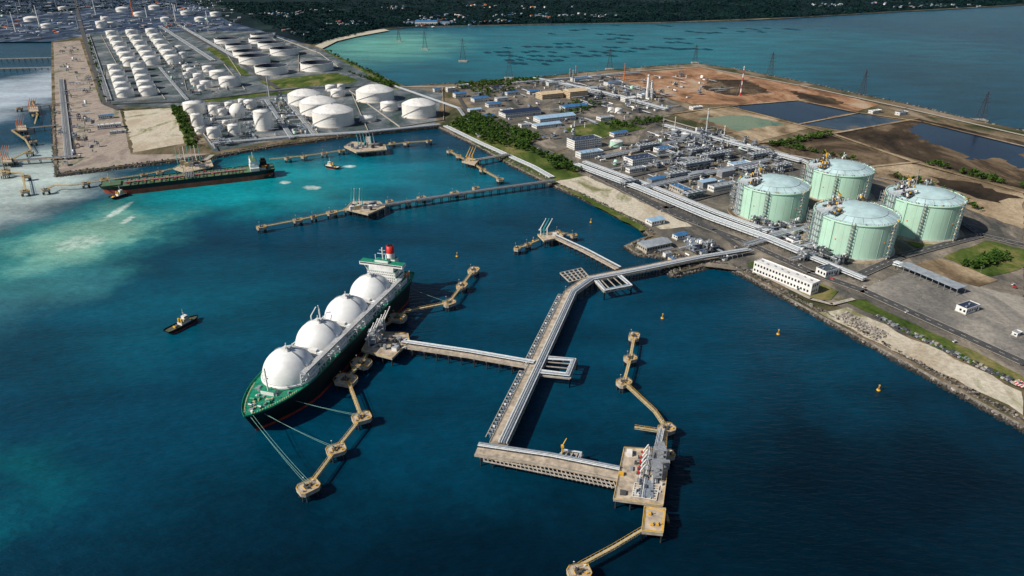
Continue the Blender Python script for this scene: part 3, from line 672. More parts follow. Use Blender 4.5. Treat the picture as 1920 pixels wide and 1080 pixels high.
for k in range(20):
    xx=98+k*1.9; hb=max(1,24.5*(1-max(0,(xx-72)/67)**2.1))*.93
    for sg in (-1,1): b.tube((xx,hb*sg,D),(xx,hb*sg,D+1),.4,yelp)
ax=-106
b.box(ax,0,D,18,42,6,white,0,green); b.box(ax,0,D+6,17,36,6,white,0,green); b.box(ax,0,D+12,16,32,6,white,0,green); b.box(ax+1,0,D+18,13,28,5,white,0,green)
b.box(ax+3,0,D+23,9,49,3.6,white,0,green); b.box(ax+2,0,D+26.6,7,15,2.6,white,0,green)
for k in range(3):
    for j in range(14):
        b.box(ax+(18-k)/2+.04,-15+j*2.3,D+2+k*6,.1,1.1,1.2,glass)
        if k: b.box(ax+(18-k)/2+.04,-15+j*2.3,D+4.6+k*6,.1,1.1,1,glass)
for k in range(3):
    hw=(21,18,16)[k]
    for j in range(5):
        for sg in (-1,1): b.box(ax-7+j*3.2,sg*(hw+.04),D+2.4+k*6,1.1,.1,1.1,glass)
for j in range(32): b.box(ax+7.55,-23+j*1.48,D+24.6,.1,1.2,1.4,glass)
for yy in (-23,23): b.beam((ax+3,yy,D+23),(ax+3,yy*.72,D+14),.7,.7,white); b.beam((ax+3,yy*.8,D+23),(ax+3,yy*.72,D+14),.5,.5,white)
b.tube((ax+1,0,D+29),(ax+1,0,D+42),.7,white); b.beam((ax+1,-6,D+35),(ax+1,6,D+35),.45,.45,white); b.beam((ax+1,-3.5,D+39),(ax+1,3.5,D+39),.35,.35,white); b.tube((ax+1,4,D+29),(ax+1,4,D+34),.9,white); b.tube((ax,-9,D+26),(ax,-9,D+33),.4,white)
b.box(-122,0,D,12,24,15,white,0,green); b.box(-123,0,D+15,9,13,8,white,0,green); b.lathe((-123,0,D+23),[(4.4,0),(4.2,6)],white,20); b.lathe((-123,0,D+29),[(4.2,0),(4.1,8),(3.6,8.1)],red,20); b.lathe((-123,0,D+37),[(3.6,.1),(.1,.1)],black,20)
for k in (-1.4,1.4): b.tube((-123,k,D+37),(-123,k,D+39),.5,black)
for yy in (-19,19):
    b.tube((-124,yy,D+7),(-116,yy,D+7),1.8,orange,10); b.beam((-124,yy*1.05,D),(-124,yy*1.05,D+10),.4,.4,white); b.beam((-116,yy*1.05,D),(-116,yy*1.05,D+10),.4,.4,white)
for k in range(14): b.box(R.uniform(-137,-129),R.uniform(-15,15),D,2,2,1.2,R.choice([green,white,steel]))
for k in range(26): b.box(R.uniform(-98,-90),R.uniform(-20,20),D,2,2,R.uniform(1,4),R.choice([white,steel,pipe]))
for yy in (1,-1): b.box(127,yy*6.5,D-8,1.2,1,3,steeld)
b.done()
def line(p,q,sag=2.5):
    b=B('mooring_line'); prev=None
    for i in range(9):
        t=i/8; r=p.lerp(q,t); r.z-=sag*4*t*(1-t)
        if prev is not None: b.tube(prev,r,.11,rope,4)
        prev=r
    b.done()
def loc(x,y,z): return Matrix.Translation((O.x,O.y,0))@Matrix.Rotation(shipA+math.pi,4,'Z')@Vector((x,y,z))
for i,(x,y) in enumerate(((578,906),(574,908),(580,902),(630,838),(626,840),(678,778),(674,780))):
    line(loc([132,130,134,124,122,104,102][i],[-4,-6,3,-9,-11,-19,-20][i],D+.6),G(x,y,9.4))
for i,(x,y) in enumerate(((745,595),(842,567))): line(loc(-128,-19,D+.6),G(x,y,9.4))
b=B('oil_tanker'); p0=G(186,352,10); p1=G(514,316,10); O2=(p0+p1)/2; an=math.atan2((p1-p0).y,(p1-p0).x); L2=(p1-p0).length
b.M=Matrix.Translation((O2.x,O2.y,0))@Matrix.Rotation(an+math.pi,4,'Z'); D2=13.
hull(b,L2,42,D2,[-1,7.5,D2-.5,D2],[hullrb,hullk,hullk,tdeck],7,.15)
hb=L2/2
b.box(hb-18,0,D2,26,26,2.2,tdeck); b.tube((hb-16,0,D2+2),(hb-16,0,D2+18),.5,yelp)
for k in range(7): b.tube((-hb+45,-3+k*1.1,D2+2),(hb-35,-3+k*1.1,D2+2),.4,R.choice([tdeck,red,steel]))
for x in range(int(-hb+50),int(hb-34),11):
    b.box(x,0,D2,.8,38,1.4,tdeck); b.box(x+4,R.choice([-12,12]),D2,3,3,1.8,tdeck); b.box(x+5,0,D2,1,9,2.6,steel); b.box(x+2,R.uniform(-15,15),D2,1.5,3,1.5,yelp); b.box(x+2,R.uniform(-15,15),D2,2.5,2,2.5,R.choice([red,steel,yel]))
for x in (-6,8): b.tube((x,-6,D2),(x,-6,D2+15),.6,yelp); b.beam((x,-6,D2+13),(x+4,8,D2+19),.6,.6,yelp)
for k in range(6): b.tube((-6+k*2.5,-19,D2+3),(-6+k*2.5,19,D2+3),.5,steel)
b.box(-hb+31,0,D2,14,32,5,white); b.box(-hb+31,0,D2+5,13,26,5,white); b.box(-hb+31,0,D2+10,12,24,5,white); b.box(-hb+32,0,D2+15,8,40,3.2,white,0,tdeck)
for k in range(3):
    for j in range(10): b.box(-hb+31+7.05-k*.5,-11+j*2.4,D2+2+k*5,.1,1.2,1.2,glass)
b.box(-hb+16,0,D2,10,12,13,black); b.box(-hb+16,0,D2+13,7,7,4,black); b.tube((-hb+31,0,D2+18),(-hb+31,0,D2+28),.5,white)
b.box(-hb+18,0,D2,9,24,4,white,0,tdeck); b.tube((-hb+12,12,D2+6),(-hb+20,12,D2+6),1.5,orange,8)
b.done()
def tug(x,y,ang,dk=tdeck,L=30,hm=hullk):
    b=B('tugboat'); p=G(x,y,0); b.M=Matrix.Translation((p.x,p.y,0))@Matrix.Rotation(ang,4,'Z')
    hull(b,L,10.5,3,[-.8,1.,2.6,3],[hullred,hm,hm,dk],2,.35)
    b.box(2.5,0,3,11,6.6,2.8,white,0,dk); b.box(3.5,0,5.8,6,5.6,2.2,yelp); b.box(4,0,8,4.6,4.6,2.6,white,0,white)
    for k in range(4): b.box(6.35,-1.6+k*1.07,8.9,.08,.8,1.1,glass); b.box(2.4+k*1.05,2.35,8.9,.8,.08,1.1,glass); b.box(2.4+k*1.05,-2.35,8.9,.8,.08,1.1,glass)
    for yy in (-2.2,2.2): b.box(-1.5,yy,5.8,1.6,1.4,3.6,yel)
    b.tube((3,0,10.6),(3,0,18),.22,white); b.beam((3,-1.5,14),(3,1.5,14),.15,.15,white); b.tube((-6,-1.4,4),(-6,1.4,4),1,steeld,10); b.box(-9,0,3,1.2,3.4,1.6,yel); b.tube((10,-1,4),(10,1,4),.7,yel,8)
    for i in range(9):
        for sg in (-1,1): b.lathe((-10+i*2.1,sg*5.45,1.9),[(.2,-.6),(.7,-.6),(.7,.6),(.2,.6)],black,8)
    b.done()
tug(343,612,math.radians(62),tugd,38); tug(508,330,math.radians(100),tdeck,30); tug(622,315,math.radians(150),white,34); tug(224,370,math.radians(60),yelp,28)
def buoy(x,y):
    b=B('channel_buoy'); p=G(x,y,0); b.lathe(p,[(.1,-.5),(1.6,-.5),(1.7,.9),(.5,1.2)],yel,12)
    for k in range(3): a=k*2.1; b.tube((p.x+math.cos(a),p.y+math.sin(a),1),(p.x,p.y,5),.15,yel)
    b.box(p.x,p.y,4.4,1,1,1.2,yel); b.done()
for x,y in ((1242,597),(1459,627),(1647,732),(857,481),(1108,417),(408,340),(1000,452)): buoy(x,y)
# ---------------- LNG tanks
def lngtank(x,yb,yt,w,seed):
    rr=random.Random(seed); b=B('lng_storage_tank'); p=G(x,yb,LZ); h=HT(p.y,yt)-LZ; r=w/2*S(x,yt,LZ+h); c=(p.x,p.y,LZ)
    KO.append((p.x,p.y,r+8))
    b.lathe(c,[(r+9,0),(r+9,1.4)],conc,64); b.lathe(c,[(r+9,1.4),(r+3,1.45)],gtan,64); b.lathe(c,[(r+3,1.45),(r+3,2.4),(r,2.5)],conc,64); b.lathe(c,[(r,0),(r,h)],mint,64); b.lathe(c,[(r,h-1.8),(r+.9,h-1.5),(r+.9,h+.6),(r-.6,h+.6),(r-.6,h-.5)],mint,64)
    b.dome(c,r-.6,h-.5,r*.2,mintd,64,10)
    for k in range(4):
        a=k*math.pi/2+.6; ca,sa=math.cos(a),math.sin(a); b.box(p.x+(r+.5)*ca,p.y+(r+.5)*sa,LZ,1.6,4.5,h,mint,a)
    for k in range(28):
        a=k*2*math.pi/28; b.beam((p.x+(r+.08)*math.cos(a),p.y+(r+.08)*math.sin(a),LZ+1),(p.x+(r+.08)*math.cos(a),p.y+(r+.08)*math.sin(a),LZ+h-1.5),.25,.18,mint)
    b.rail(c,r+.3,h+.6,steel,56,1.4,.2); b.ring(c,r*.7,h+r*.095,.3,.3,steel,48)
    for k in range(24):
        a=k*2*math.pi/24; b.beam((p.x+r*.95*math.cos(a),p.y+r*.95*math.sin(a),LZ+h+.9),(p.x+r*.7*math.cos(a),p.y+r*.7*math.sin(a),LZ+h+r*.105),.2,.2,steel)
    for a,wd in ((math.radians(-62),5),(math.radians(172),8),(math.radians(-118),4)):
        ca,sa=math.cos(a),math.sin(a); q=Vector((p.x+(r+wd/2+.8)*ca,p.y+(r+wd/2+.8)*sa,LZ)); nf=int(h/4.2)
        t=Vector((-sa,ca,0)); o=Vector((ca,sa,0)); mm=steel if wd>6 else pipeg
        for s1 in (-1,1):
            for s2 in (-1,1): e=q+t*s1*wd*.45+o*s2*wd*.35; b.beam(e,e+Vector((0,0,h+3)),.3,.3,mm)
        for k in range(nf+1):
            b.box(q.x,q.y,LZ+k*4.2+1,wd*.6,wd*.9,.2,mm,a)
            s1=1 if k%2 else -1; b.beam(q+t*s1*wd*.4+Vector((0,0,k*4.2+1)),q-t*s1*wd*.4+Vector((0,0,k*4.2+5.2)),.8,.25,yelp if wd<6 else beige)
    a0=math.radians(188)
    for k in range(7):
        a=a0+.05*(k-3); ca,sa=math.cos(a),math.sin(a); e=Vector((p.x+(r+1.8)*ca,p.y+(r+1.8)*sa,LZ)); b.tube(e,e+Vector((0,0,h+4)),.5,pipe if k%2 else pipeg); f=Vector((p.x+r*.45*ca,p.y+r*.45*sa,LZ+h+r*.2)); b.tube(e+Vector((0,0,h+4)),f,.5,pipe)
    for j in range(6):
        zz=LZ+h*j/6+3; e=Vector((p.x+(r+2.4)*math.cos(a0),p.y+(r+2.4)*math.sin(a0),zz)); b.box(e.x,e.y,zz,3,14,.4,steel,a0)
    for ang,dd,s0 in ((math.radians(160),.55,20),(math.radians(110),.66,14),(math.radians(205),.72,14),(math.radians(60),.8,9)):
        q=Vector((p.x+r*dd*math.cos(ang),p.y+r*dd*math.sin(ang),LZ+h)); lvs=(5,9) if s0>10 else (5,)
        for lv in lvs:
            k_=1 if lv==5 else .6
            b.box(q.x,q.y,q.z+lv,s0*1.25*k_,s0*.8*k_,.35,steeld,A)
            for e in (-1,1):
                u=E1*s0*.62*k_; w_=E2*s0*.4*e*k_; b.beam(q-u+w_+Vector((0,0,lv+1.3)),q+u+w_+Vector((0,0,lv+1.3)),.2,.2,yel)
        for i in (-1,0,1):
            for j in (-1,1): e=q+E1*i*s0*.55+E2*j*s0*.36; b.beam(e-Vector((0,0,1)),e+Vector((0,0,7)),.4,.4,steeld)
        for k in range(int(s0*1.3)): e=q+E1*rr.uniform(-.55,.55)*s0+E2*rr.uniform(-.35,.35)*s0; b.box(e.x,e.y,q.z+rr.choice([5.3,5.3,9.3]),rr.uniform(1,3.5),rr.uniform(1,2.5),rr.uniform(1,3.5),rr.choice([steel,pipe,yel,white,steeld,steeld,pipeg]),A)
        for k in range(int(s0*.5)): e=q+E1*rr.uniform(-.55,.55)*s0+E2*rr.uniform(-.35,.35)*s0; b.tube(e,e+Vector((0,0,rr.uniform(8,14))),.35,pipe)
    for k in range(60):
        a=rr.uniform(0,6.28); e=(p.x+(r-1)*math.cos(a),p.y+(r-1)*math.sin(a)); b.box(e[0],e[1],LZ+h+.6,rr.uniform(.6,2),rr.uniform(.6,1.4),rr.uniform(.6,2),rr.choice([steel,steeld,yel,pipe]),a)
    q=Vector((p.x+r*.5*math.cos(2.3),p.y+r*.5*math.sin(2.3),LZ+h+8)); b.tube(q,q+Vector((0,0,9)),.8,yel); b.beam(q+Vector((0,0,9)),q+Vector((-6,-3,15)),1,1,yel); b.box(q.x,q.y,q.z+7,2.8,2.8,2.8,yel)
    for a in (-1.2,-2.4,-.4): b.box(p.x+(r+.4)*math.cos(a),p.y+(r+.4)*math.sin(a),LZ+h*.5,.8,1.2,1.2,orange,a)
    b.done()
lngtank(1442,400,344,129,1); lngtank(1565,364,314,117,2); lngtank(1592,461,398,148,3); lngtank(1718,430,366,134,4)
# ---------------- other tanks
def tank(x,yb,yt,w,kind='dome',m=None,n=32,name='storage_tank',rise=.22):
    b=B(name); m=m or tankw; p=G(x,yb,LZ); h=max(4,HT(p.y,yt)-LZ); r=w/2*S(x,yt,LZ+h); c=(p.x,p.y,LZ)
    KO.append((p.x,p.y,r+2))
    b.lathe(c,[(r+2,0),(r+2,1.5),(r,1.6)],conc,n)
    b.lathe(c,[(r,0),(r,h)],m,n)
    for k in (1,2): b.ring(c,r+.1,h*k/3,.35,.35,m,n)
    if kind=='float':
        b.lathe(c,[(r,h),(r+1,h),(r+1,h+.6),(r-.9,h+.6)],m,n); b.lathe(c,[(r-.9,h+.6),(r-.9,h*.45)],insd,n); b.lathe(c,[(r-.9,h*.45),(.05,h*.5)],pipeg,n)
        b.beam((p.x-r*.9,p.y,LZ+h),(p.x,p.y,LZ+h*.55),1.4,.5,steel); b.ring(c,r*.8,h*.5,.8,1,steel,n)
    elif kind=='cone':
        b.lathe(c,[(r+.4,h),(r+.4,h+.3),(.05,h+r*.14)],roofwhite,n)
    else: b.dome(c,r+.3,h,r*rise,roofwhite,n,6)
    if kind!='float': b.rail(c,r,h+.1,steel,24 if r>12 else 14,1.2,.18); b.box(p.x,p.y,LZ+h+r*(rise if kind=='dome' else .13)-.3,2.5,2.5,1.6,steel)
    if kind=='dome' and r>14:
        for k in range(20): a=k*.314; b.beam((p.x+r*math.cos(a),p.y+r*math.sin(a),LZ+h+.3),(p.x+r*.5*math.cos(a),p.y+r*.5*math.sin(a),LZ+h+r*rise*.76+.1),.25,.25,steel)
    prev=None
    for k in range(13):
        a=math.radians(200+k*7); q=(p.x+(r+.8)*math.cos(a),p.y+(r+.8)*math.sin(a),LZ+h*k/12)
        if prev: b.beam(prev,q,1.,.4,steel)
        prev=q
    b.box(p.x+(r+2)*math.cos(4),p.y+(r+2)*math.sin(4),LZ,3,1.5,2.6,steeld)
    b.done()
for t in ((572,195,176,60),(598,212,190,68),(626,232,207,76),(704,187,169,70),(786,217,194,63)): tank(*t,rise=.3)
for t in ((730,206,192,32),(634,180,168,26),(622,170,160,22),(690,227,219,30),(640,166,158,14)): tank(*t,kind='cone',n=24)
for t in ((367,212,192,40),(404,214,198,22),(372,236,214,22),(386,233,222,16),(418,215,204,16),(470,202,188,22),(497,243,208,34),(403,258,240,25),(441,252,234,23),(432,203,192,18),(455,196,186,14),(484,232,216,14),(376,250,240,18),(425,235,226,14)): tank(*t,kind='cone',n=20)
b=B('spherical_gas_tank'); p=G(448,225,LZ); r=14*S(448,220); KO.append((p.x,p.y,r)); b.lathe((p.x,p.y,LZ+r*1.15),[(max(.05,r*math.cos(math.radians(a))),r*math.sin(math.radians(a))) for a in range(-90,91,15)],tankw,24)
for k in range(8): a=k*math.pi/4; b.tube((p.x+r*math.cos(a),p.y+r*math.sin(a),LZ),(p.x+r*math.cos(a),p.y+r*math.sin(a),LZ+r*1.1),.6,steel)
b.done()
for t in ((510,137,123,60),(595,131,117,60),(478,118,104,56),(534,102,90,52),(466,106,95,54),(510,89,79,50),(448,92,83,46),(490,80,72,44),(427,80,72,46),(492,70,64,42)): tank(*t,kind='float',n=40)
for t in ((432,161,145,38),(412,146,133,34),(388,164,152,22),(374,150,138,20),(360,138,128,18),(392,134,124,22),(378,170,160,14),(366,158,148,16),(352,146,136,14),(350,130,122,14)): tank(*t,kind='cone',n=20)
for i in range(5):
    for j in range(2): tank(236+j*43-(i*4.6),181-i*11.5-j*3,166-i*11.2-j*3,31-i*1.6,kind='cone',n=20)
for i in range(6):
    for j in range(3): tank(247+j*40-i*(7+j*.6),123-i*10.4-j*2,108-i*10-j*2,29-i*1.6,kind='cone',n=20)
for t in ((192,52,40,20),(200,42,32,18),(210,50,42,18),(345,108,98,16),(338,96,86,16)): tank(*t,kind='cone',n=18)
b=B('bund_wall')
for pts in ([(452,142),(560,135),(640,130),(600,100),(500,62),(405,70),(452,142)],[(545,182),(660,176),(690,245),(600,255),(540,182)],[(200,192),(310,186),(265,125),(195,130),(200,192)],[(225,132),(350,124),(300,58),(190,66),(225,132)],[(655,170),(830,165),(832,225),(750,238),(655,170)],[(340,195),(520,190),(540,255),(400,275),(340,195)],[(350,170),(460,168),(420,120),(340,125),(350,170)],[(500,66),(560,100),(560,135)],[(450,100),(600,98)]):
    for i in range(len(pts)-1): b.beam(G(*pts[i],LZ+1.2),G(*pts[i+1],LZ+1.2),1.2,2.4,conc)
b.done()
# ---------------- buildings
def bld(name,x,y,L,Wd,h,wall=wallw,roof=roofg,kind='flat',ang=A,fl=None,win=True,swap=False):
    b=B(name); p=G(x,y,LZ); z=LZ+1.4
    if swap: ang=ang-math.pi/2
    dv=Vector((math.cos(ang),math.sin(ang),0)); KR.append((p-dv*(L/2-Wd/3),p+dv*(L/2-Wd/3),Wd/2+1))
    b.M=Matrix.Translation((p.x,p.y,z))@Matrix.Rotation(ang,4,'Z')
    b.box(0,0,0,L,Wd,h,wall,0,roof if kind=='flat' else wall); b.box(0,0,-1.4,L+1,Wd+1,1.7,conc)
    if kind=='gable': b.gable(0,0,h,L,Wd,Wd*.14,roof)
    else:
        for sx_,sy_,ox,oy in ((L+.3,.4,0,Wd/2),(L+.3,.4,0,-Wd/2),(.4,Wd-.5,L/2,0),(.4,Wd-.5,-L/2,0)): b.box(ox,oy,h-.2,sx_,sy_,1.,wall)
        for k in range(int(L/9)): b.box(-L/2+5+k*9,R.uniform(-Wd*.2,Wd*.2),h,2,1.6,1.3,steel)
    fl=fl or max(1,int(h/3.6))
    if win:
        for f in range(fl):
            zz=f*h/fl+h/fl*.35; hh=h/fl*.4
            for k in range(int(L/4)):
                xx=-L/2+2+k*4+.3
                for sg in (-1,1): b.box(xx,sg*(Wd/2+.03),zz,2.2,.12,hh,glass)
            for k in range(int(Wd/4)):
                for sg in (-1,1): b.box(sg*(L/2+.03),-Wd/2+2+k*4,zz,.12,2.2,hh,glass)
    b.box(L*.3,-Wd/2-.05,0,3,.15,3,steeld)
    b.done()
bld('office_building',1095,276,60,28,16,wallw,roofd); bld('office_building',1105,294,48,18,9,wallw,rooflb)
bld('control_building',1200,308,52,26,12,wallw,roofd); bld('control_building',1192,322,34,12,6,wallw,roofg)
bld('substation_building',1275,360,34,16,7,conc,roofb,swap=True); bld('substation_building',1355,355,50,14,7,wallw,roofg); bld('substation_building',1245,285,36,18,7,wallw,roofb); bld('substation_building',1160,255,34,16,7,wallw,roofb,'gable'); bld('substation_building',1385,315,40,16,8,wallw,rooflb)
for i,(x,y) in enumerate(((1300,335),(1325,350),(1360,330),(1230,345))): bld('compressor_shed',x,y,28,13,9,steel,[roofg,rooflb,roofg,roofb][i],'gable',win=False)
a=G(1415,505,LZ); c=G(1522,548,LZ)
bld('jetty_control_building',1470,530,(c-a).length,14,13,wallw,roofwhite,'flat',ang=math.atan2((c-a).y,(c-a).x),fl=2)
bld('utility_building',1550,515,22,14,7,wallw,roofd); bld('guard_house',1228,420,22,14,6,wallw,rooflb,'gable'); bld('pump_house',1226,466,38,20,7,conc,roofg,'gable'); bld('workshop_building',1275,447,18,10,5,wallw,roofb,'gable'); bld('utility_building',1812,584,22,11,6,wallw,roofd); bld('guard_house',1905,630,8,5,3,wallw,roofg)
b=B('open_shed'); a=G(1690,505,LZ+1); c=G(1800,552,LZ+1); d=(c-a).normalized(); L=(c-a).length; n=Vector((-d.y,d.x,0))
b.beam((a+c)/2-d*L/2+Vector((0,0,8)),(a+c)/2+d*L/2+Vector((0,0,8)),16,.6,roofg)
for k in range(11):
    for sg in (-1,1): q=a+d*L*k/10+n*sg*7; b.beam(q,q+Vector((0,0,8)),.5,.5,steel)
b.done()
for x,y,L,Wd,h,rf,kd in ((862,182,30,18,9,roofb,'gable'),(845,172,22,14,9,wallw,'flat'),(900,190,40,22,8,roofb,'gable'),(925,200,34,20,7,roofb,'gable'),(890,210,30,16,6,rooflb,'gable'),(915,222,26,16,6,roofb,'gable'),(940,190,30,16,8,roofg,'gable'),(950,210,28,14,5,roofg,'flat'),(975,216,90,34,9,roofd,'gable'),(1040,226,90,30,9,rooflb,'gable'),(1025,238,60,22,6,rooflb,'gable'),(1075,205,60,26,8,roofb,'gable'),(985,238,26,14,5,roofg,'flat'),(1030,184,60,34,12,beige,'gable'),(1078,182,52,36,16,beige,'gable'),(1180,190,40,20,8,roofwhite,'flat'),(1210,182,40,22,7,roofb,'flat'),(1000,176,30,16,7,roofb,'gable'),(960,178,34,14,7,roofb,'gable'),(930,170,30,16,8,roofd,'gable'),(1115,170,40,22,8,roofg,'gable'),(1150,160,50,22,8,roofb,'flat'),(1090,152,60,24,8,roofb,'flat'),(1040,160,50,20,8,roofg,'flat'),(206,240,44,14,7,roofwhite,'flat'),(200,222,30,12,6,roofb,'gable'),(222,250,30,8,4,wallw,'flat'),(1135,225,36,18,6,roofg,'flat'),(1640,212,30,12,5,roofwhite,'flat'),(1690,215,30,12,5,roofb,'flat'),(1305,205,30,14,5,wallw,'flat'),(870,165,24,14,8,roofg,'flat'),(820,172,20,12,8,roofb,'gable')):
    bld('warehouse' if L>45 else 'site_building',x,y,L,Wd,h,beige if rf==beige else wallw,rf,kd)
tank(1155,275,264,24,'dome',mint,24); tank(1265,255,243,14,'cone',pipeg,20); tank(1285,265,250,18,'cone',pipeg,20); tank(1160,212,203,14,'cone'); tank(1146,210,202,13,'cone'); tank(1208,182,176,14,'cone')
# ---------------- process plant
def rack(pts,w=8,h=6,n=7,name='pipe_rack',m=None):
    b=B(name); W=[G(x,y,LZ) for x,y in pts]
    for i in range(len(W)-1): KR.append((W[i],W[i+1],w/2))
    for lv in (h*.6,h):
        piperun(b,W,[-w/2+w*k/(n-1) for k in range(n)],.42,lv,m,9)
    b.done()
rack([(1080,315),(1200,360),(1330,415),(1440,455),(1500,480)],12,8,9)
rack([(1095,308),(1215,352),(1345,405),(1440,440)],8,6,7)
rack([(1500,480),(1620,530)],8,6,6); rack([(1440,452),(1520,432),(1530,440)],9,7,7)
rack([(1395,466),(1440,452)],10,6,6); rack([(1200,360),(1330,330),(1440,306)],9,8,7); rack([(1245,240),(1500,308)],9,8,7); rack([(1130,300),(1320,258)],8,7,6)
rack([(1330,262),(1500,305),(1530,318)],8,7,6)
rack([(835,238),(900,270),(1000,315),(1035,335)],9,3,8); rack([(400,272),(560,258),(690,250),(825,236)],9,4,8); rack([(500,190),(548,262)],9,4,7); rack([(532,182),(590,255)],9,4,7)
rack([(165,66),(205,190)],12,4,8); rack([(115,150),(130,300)],12,4,8); rack([(300,50),(400,115)],14,4,8); rack([(330,45),(440,108)],12,4,8); rack([(740,163),(860,205),(900,260)],7,4,6)
rack([(300,128),(352,190)],8,4,7); rack([(1675,500),(1720,515)],8,7,6)
rack([(1000,150),(1120,175),(1250,210)],12,8,7); rack([(960,160),(1200,140)],10,8,7)
def cooler(x,y,L,Wd,h,seed):
    rr=random.Random(seed); b=B('air_cooler_bank'); p=G(x,y,LZ); b.M=Matrix.Translation((p.x,p.y,LZ+1.2))@Matrix.Rotation(A,4,'Z'); KR.append((p-E1*L/2,p+E1*L/2,Wd/2))
    k=int(L/7)
    for i in range(k+1):
        xx=-L/2+L*i/k
        for yy in (-Wd/2,0,Wd/2): b.beam((xx,yy,0),(xx,yy,h),.5,.5,steel)
        b.beam((xx,-Wd/2,h*.5),(xx,Wd/2,h*.5),.4,.4,steel)
        if i<k: b.beam((xx,-Wd/2,0),(xx+L/k,-Wd/2,h*.5),.3,.3,steel)
    b.box(0,0,h*.5,L,Wd,.3,steeld); b.box(0,0,h,L+1,Wd+1,1.6,roofg)
    for i in range(k):
        for yy in (-Wd*.25,Wd*.25): b.lathe((-L/2+L*(i+.5)/k,yy,h+1.6),[(2.5,0),(2.5,.8),(2.2,.8)],steel,12); b.lathe((-L/2+L*(i+.5)/k,yy,h+1.9),[(2.2,0),(.1,0)],steeld,12)
    for i in range(k*3): b.box(rr.uniform(-L/2,L/2),rr.uniform(-Wd/2,Wd/2),rr.choice([0,h*.5+.3]),rr.uniform(1,3.5),rr.uniform(1,2.5),rr.uniform(1,h*.35),rr.choice([pipe,steel,pipeg,white]))
    for i in range(4): b.tube((-L/2,-Wd/2+1+i,h*.75),(L/2,-Wd/2+1+i,h*.75),.35,pipe)
    b.done()
for i,(x,y,L,Wd,h) in enumerate(((1305,318,60,16,13),(1345,300,60,14,12),(1410,330,46,16,14),(1268,338,40,14,12),(1425,300,50,14,12),(1440,350,34,14,12),(1215,282,50,14,10),(1310,290,44,12,10),(1180,350,26,12,9),(1395,365,34,14,12),(1300,372,34,12,9),(1465,322,36,12,12))): cooler(x,y,L,Wd,h,i)
def plant(name,quad,N,seed,hmax=30,sc=1.,ko=True):
    rr=random.Random(seed); b=B(name); P=[G(x,y,LZ) for x,y in quad]
    x0=min(p.x for p in P);x1=max(p.x for p in P);y0=min(p.y for p in P);y1=max(p.y for p in P); k=0;tr=0
    z0=LZ+1.2
    while k<N and tr<N*12:
        tr+=1; p=Vector((rr.uniform(x0,x1),rr.uniform(y0,y1),z0))
        if not inside(p,P): continue
        u_=p.dot(E1)/42; v_=p.dot(E2)/34
        if sc<=1.2 and (u_%1<.2 or v_%1<.2): continue
        if ko and blocked(p,3): continue
        k+=1; t=rr.random(); E,Fv=(E1,E2) if rr.random()<.6 else (E2,E1); an=math.atan2(E.y,E.x)
        if t<.2:
            a=rr.uniform(6,16)*sc; c=rr.uniform(5,9)*sc; nf=rr.randint(1,3); mm=rr.choice([steel,steel,steeld,pipeg])
            for f in range(nf):
                b.box(p.x,p.y,z0+f*4.2+4,a,c,.35,mm,an)
                for e in range(3): q=p+E*rr.uniform(-a/2,a/2)*.8+Fv*rr.uniform(-c/2,c/2)*.7; b.box(q.x,q.y,z0+f*4.2+4.4,rr.uniform(1,3),rr.uniform(1,2.4),rr.uniform(1,3),rr.choice([white,steel,pipeg,steeld]),an)
            for i in (-1,0,1):
                for j in (-1,1): q=p+E*i*a*.48+Fv*j*c*.48; b.beam(q,q+Vector((0,0,nf*4.2+1)),.4,.4,mm)
        elif t<.36:
            l=rr.uniform(6,14)*sc; r=rr.uniform(.8,1.6)*sc; q=p-E*l/2+Vector((0,0,r+2)); b.tube(q,q+E*l,r,rr.choice([pipe,steel,pipeg,tankw]),10)
            for e in (.2,.8): s_=q+E*l*e; b.box(s_.x,s_.y,z0,1,r*1.6,r+1.5,conc,an)
        elif t<.45:
            hh=rr.uniform(8,hmax) if rr.random()<.4 else rr.uniform(6,12); r=rr.uniform(.7,1.5)*sc; b.tube(p,p+Vector((0,0,hh)),r,rr.choice([pipe,steel,pipeg]),10); b.ring(p,r+.7,hh*.6,1.2,.25,yelp,10); b.ring(p,r+.7,hh*.9,1.2,.25,yelp,10); b.beam(p+Vector((r+.4,0,0)),p+Vector((r+.4,0,hh)),.5,.2,steel)
        elif t<.49:
            r=rr.uniform(2,4)*sc; hh=rr.uniform(4,8); b.lathe(p,[(r,0),(r,hh),(.05,hh+r*.15)],rr.choice([tankw,pipeg,mint]),16)
        elif t<.66:
            a=rr.uniform(3,12)*sc; c=rr.uniform(3,7)*sc; hh=rr.uniform(2.5,5); b.box(p.x,p.y,z0,a,c,hh,rr.choice([wallw,beige,steel,wallw]),an,rr.choice([roofg,roofb,rooflb,roofg,roofd,roofb])); b.box(p.x,p.y,z0+hh,2,1.5,.9,steel,an)
        elif t<.78:
            for e in range(6): q=p+E*rr.uniform(-8,8)+Fv*rr.uniform(-4,4); b.box(q.x,q.y,z0,rr.uniform(1,2.5),rr.uniform(.8,1.6),rr.uniform(.8,1.8),rr.choice([steeld,steel,concd,yelp]),an)
        else:
            l=rr.uniform(20,50)*sc; hh=rr.uniform(2,6)
            for e in range(rr.randint(3,6)): q=p+Fv*e*1.1+Vector((0,0,hh)); b.tube(q-E*l/2,q+E*l/2,.35,rr.choice([pipe,pipeg,steel]),5)
            for e in range(int(l/8)): q=p-E*l/2+E*8*e; b.beam(q,q+Vector((0,0,hh-.3)),.3,.3,steel); b.beam(q-Fv*.6+Vector((0,0,hh-.5)),q+Fv*6+Vector((0,0,hh-.5)),.3,.3,steel); b.beam(q+Fv*5.6,q+Fv*5.6+Vector((0,0,hh-.3)),.3,.3,steel)
    b.done()
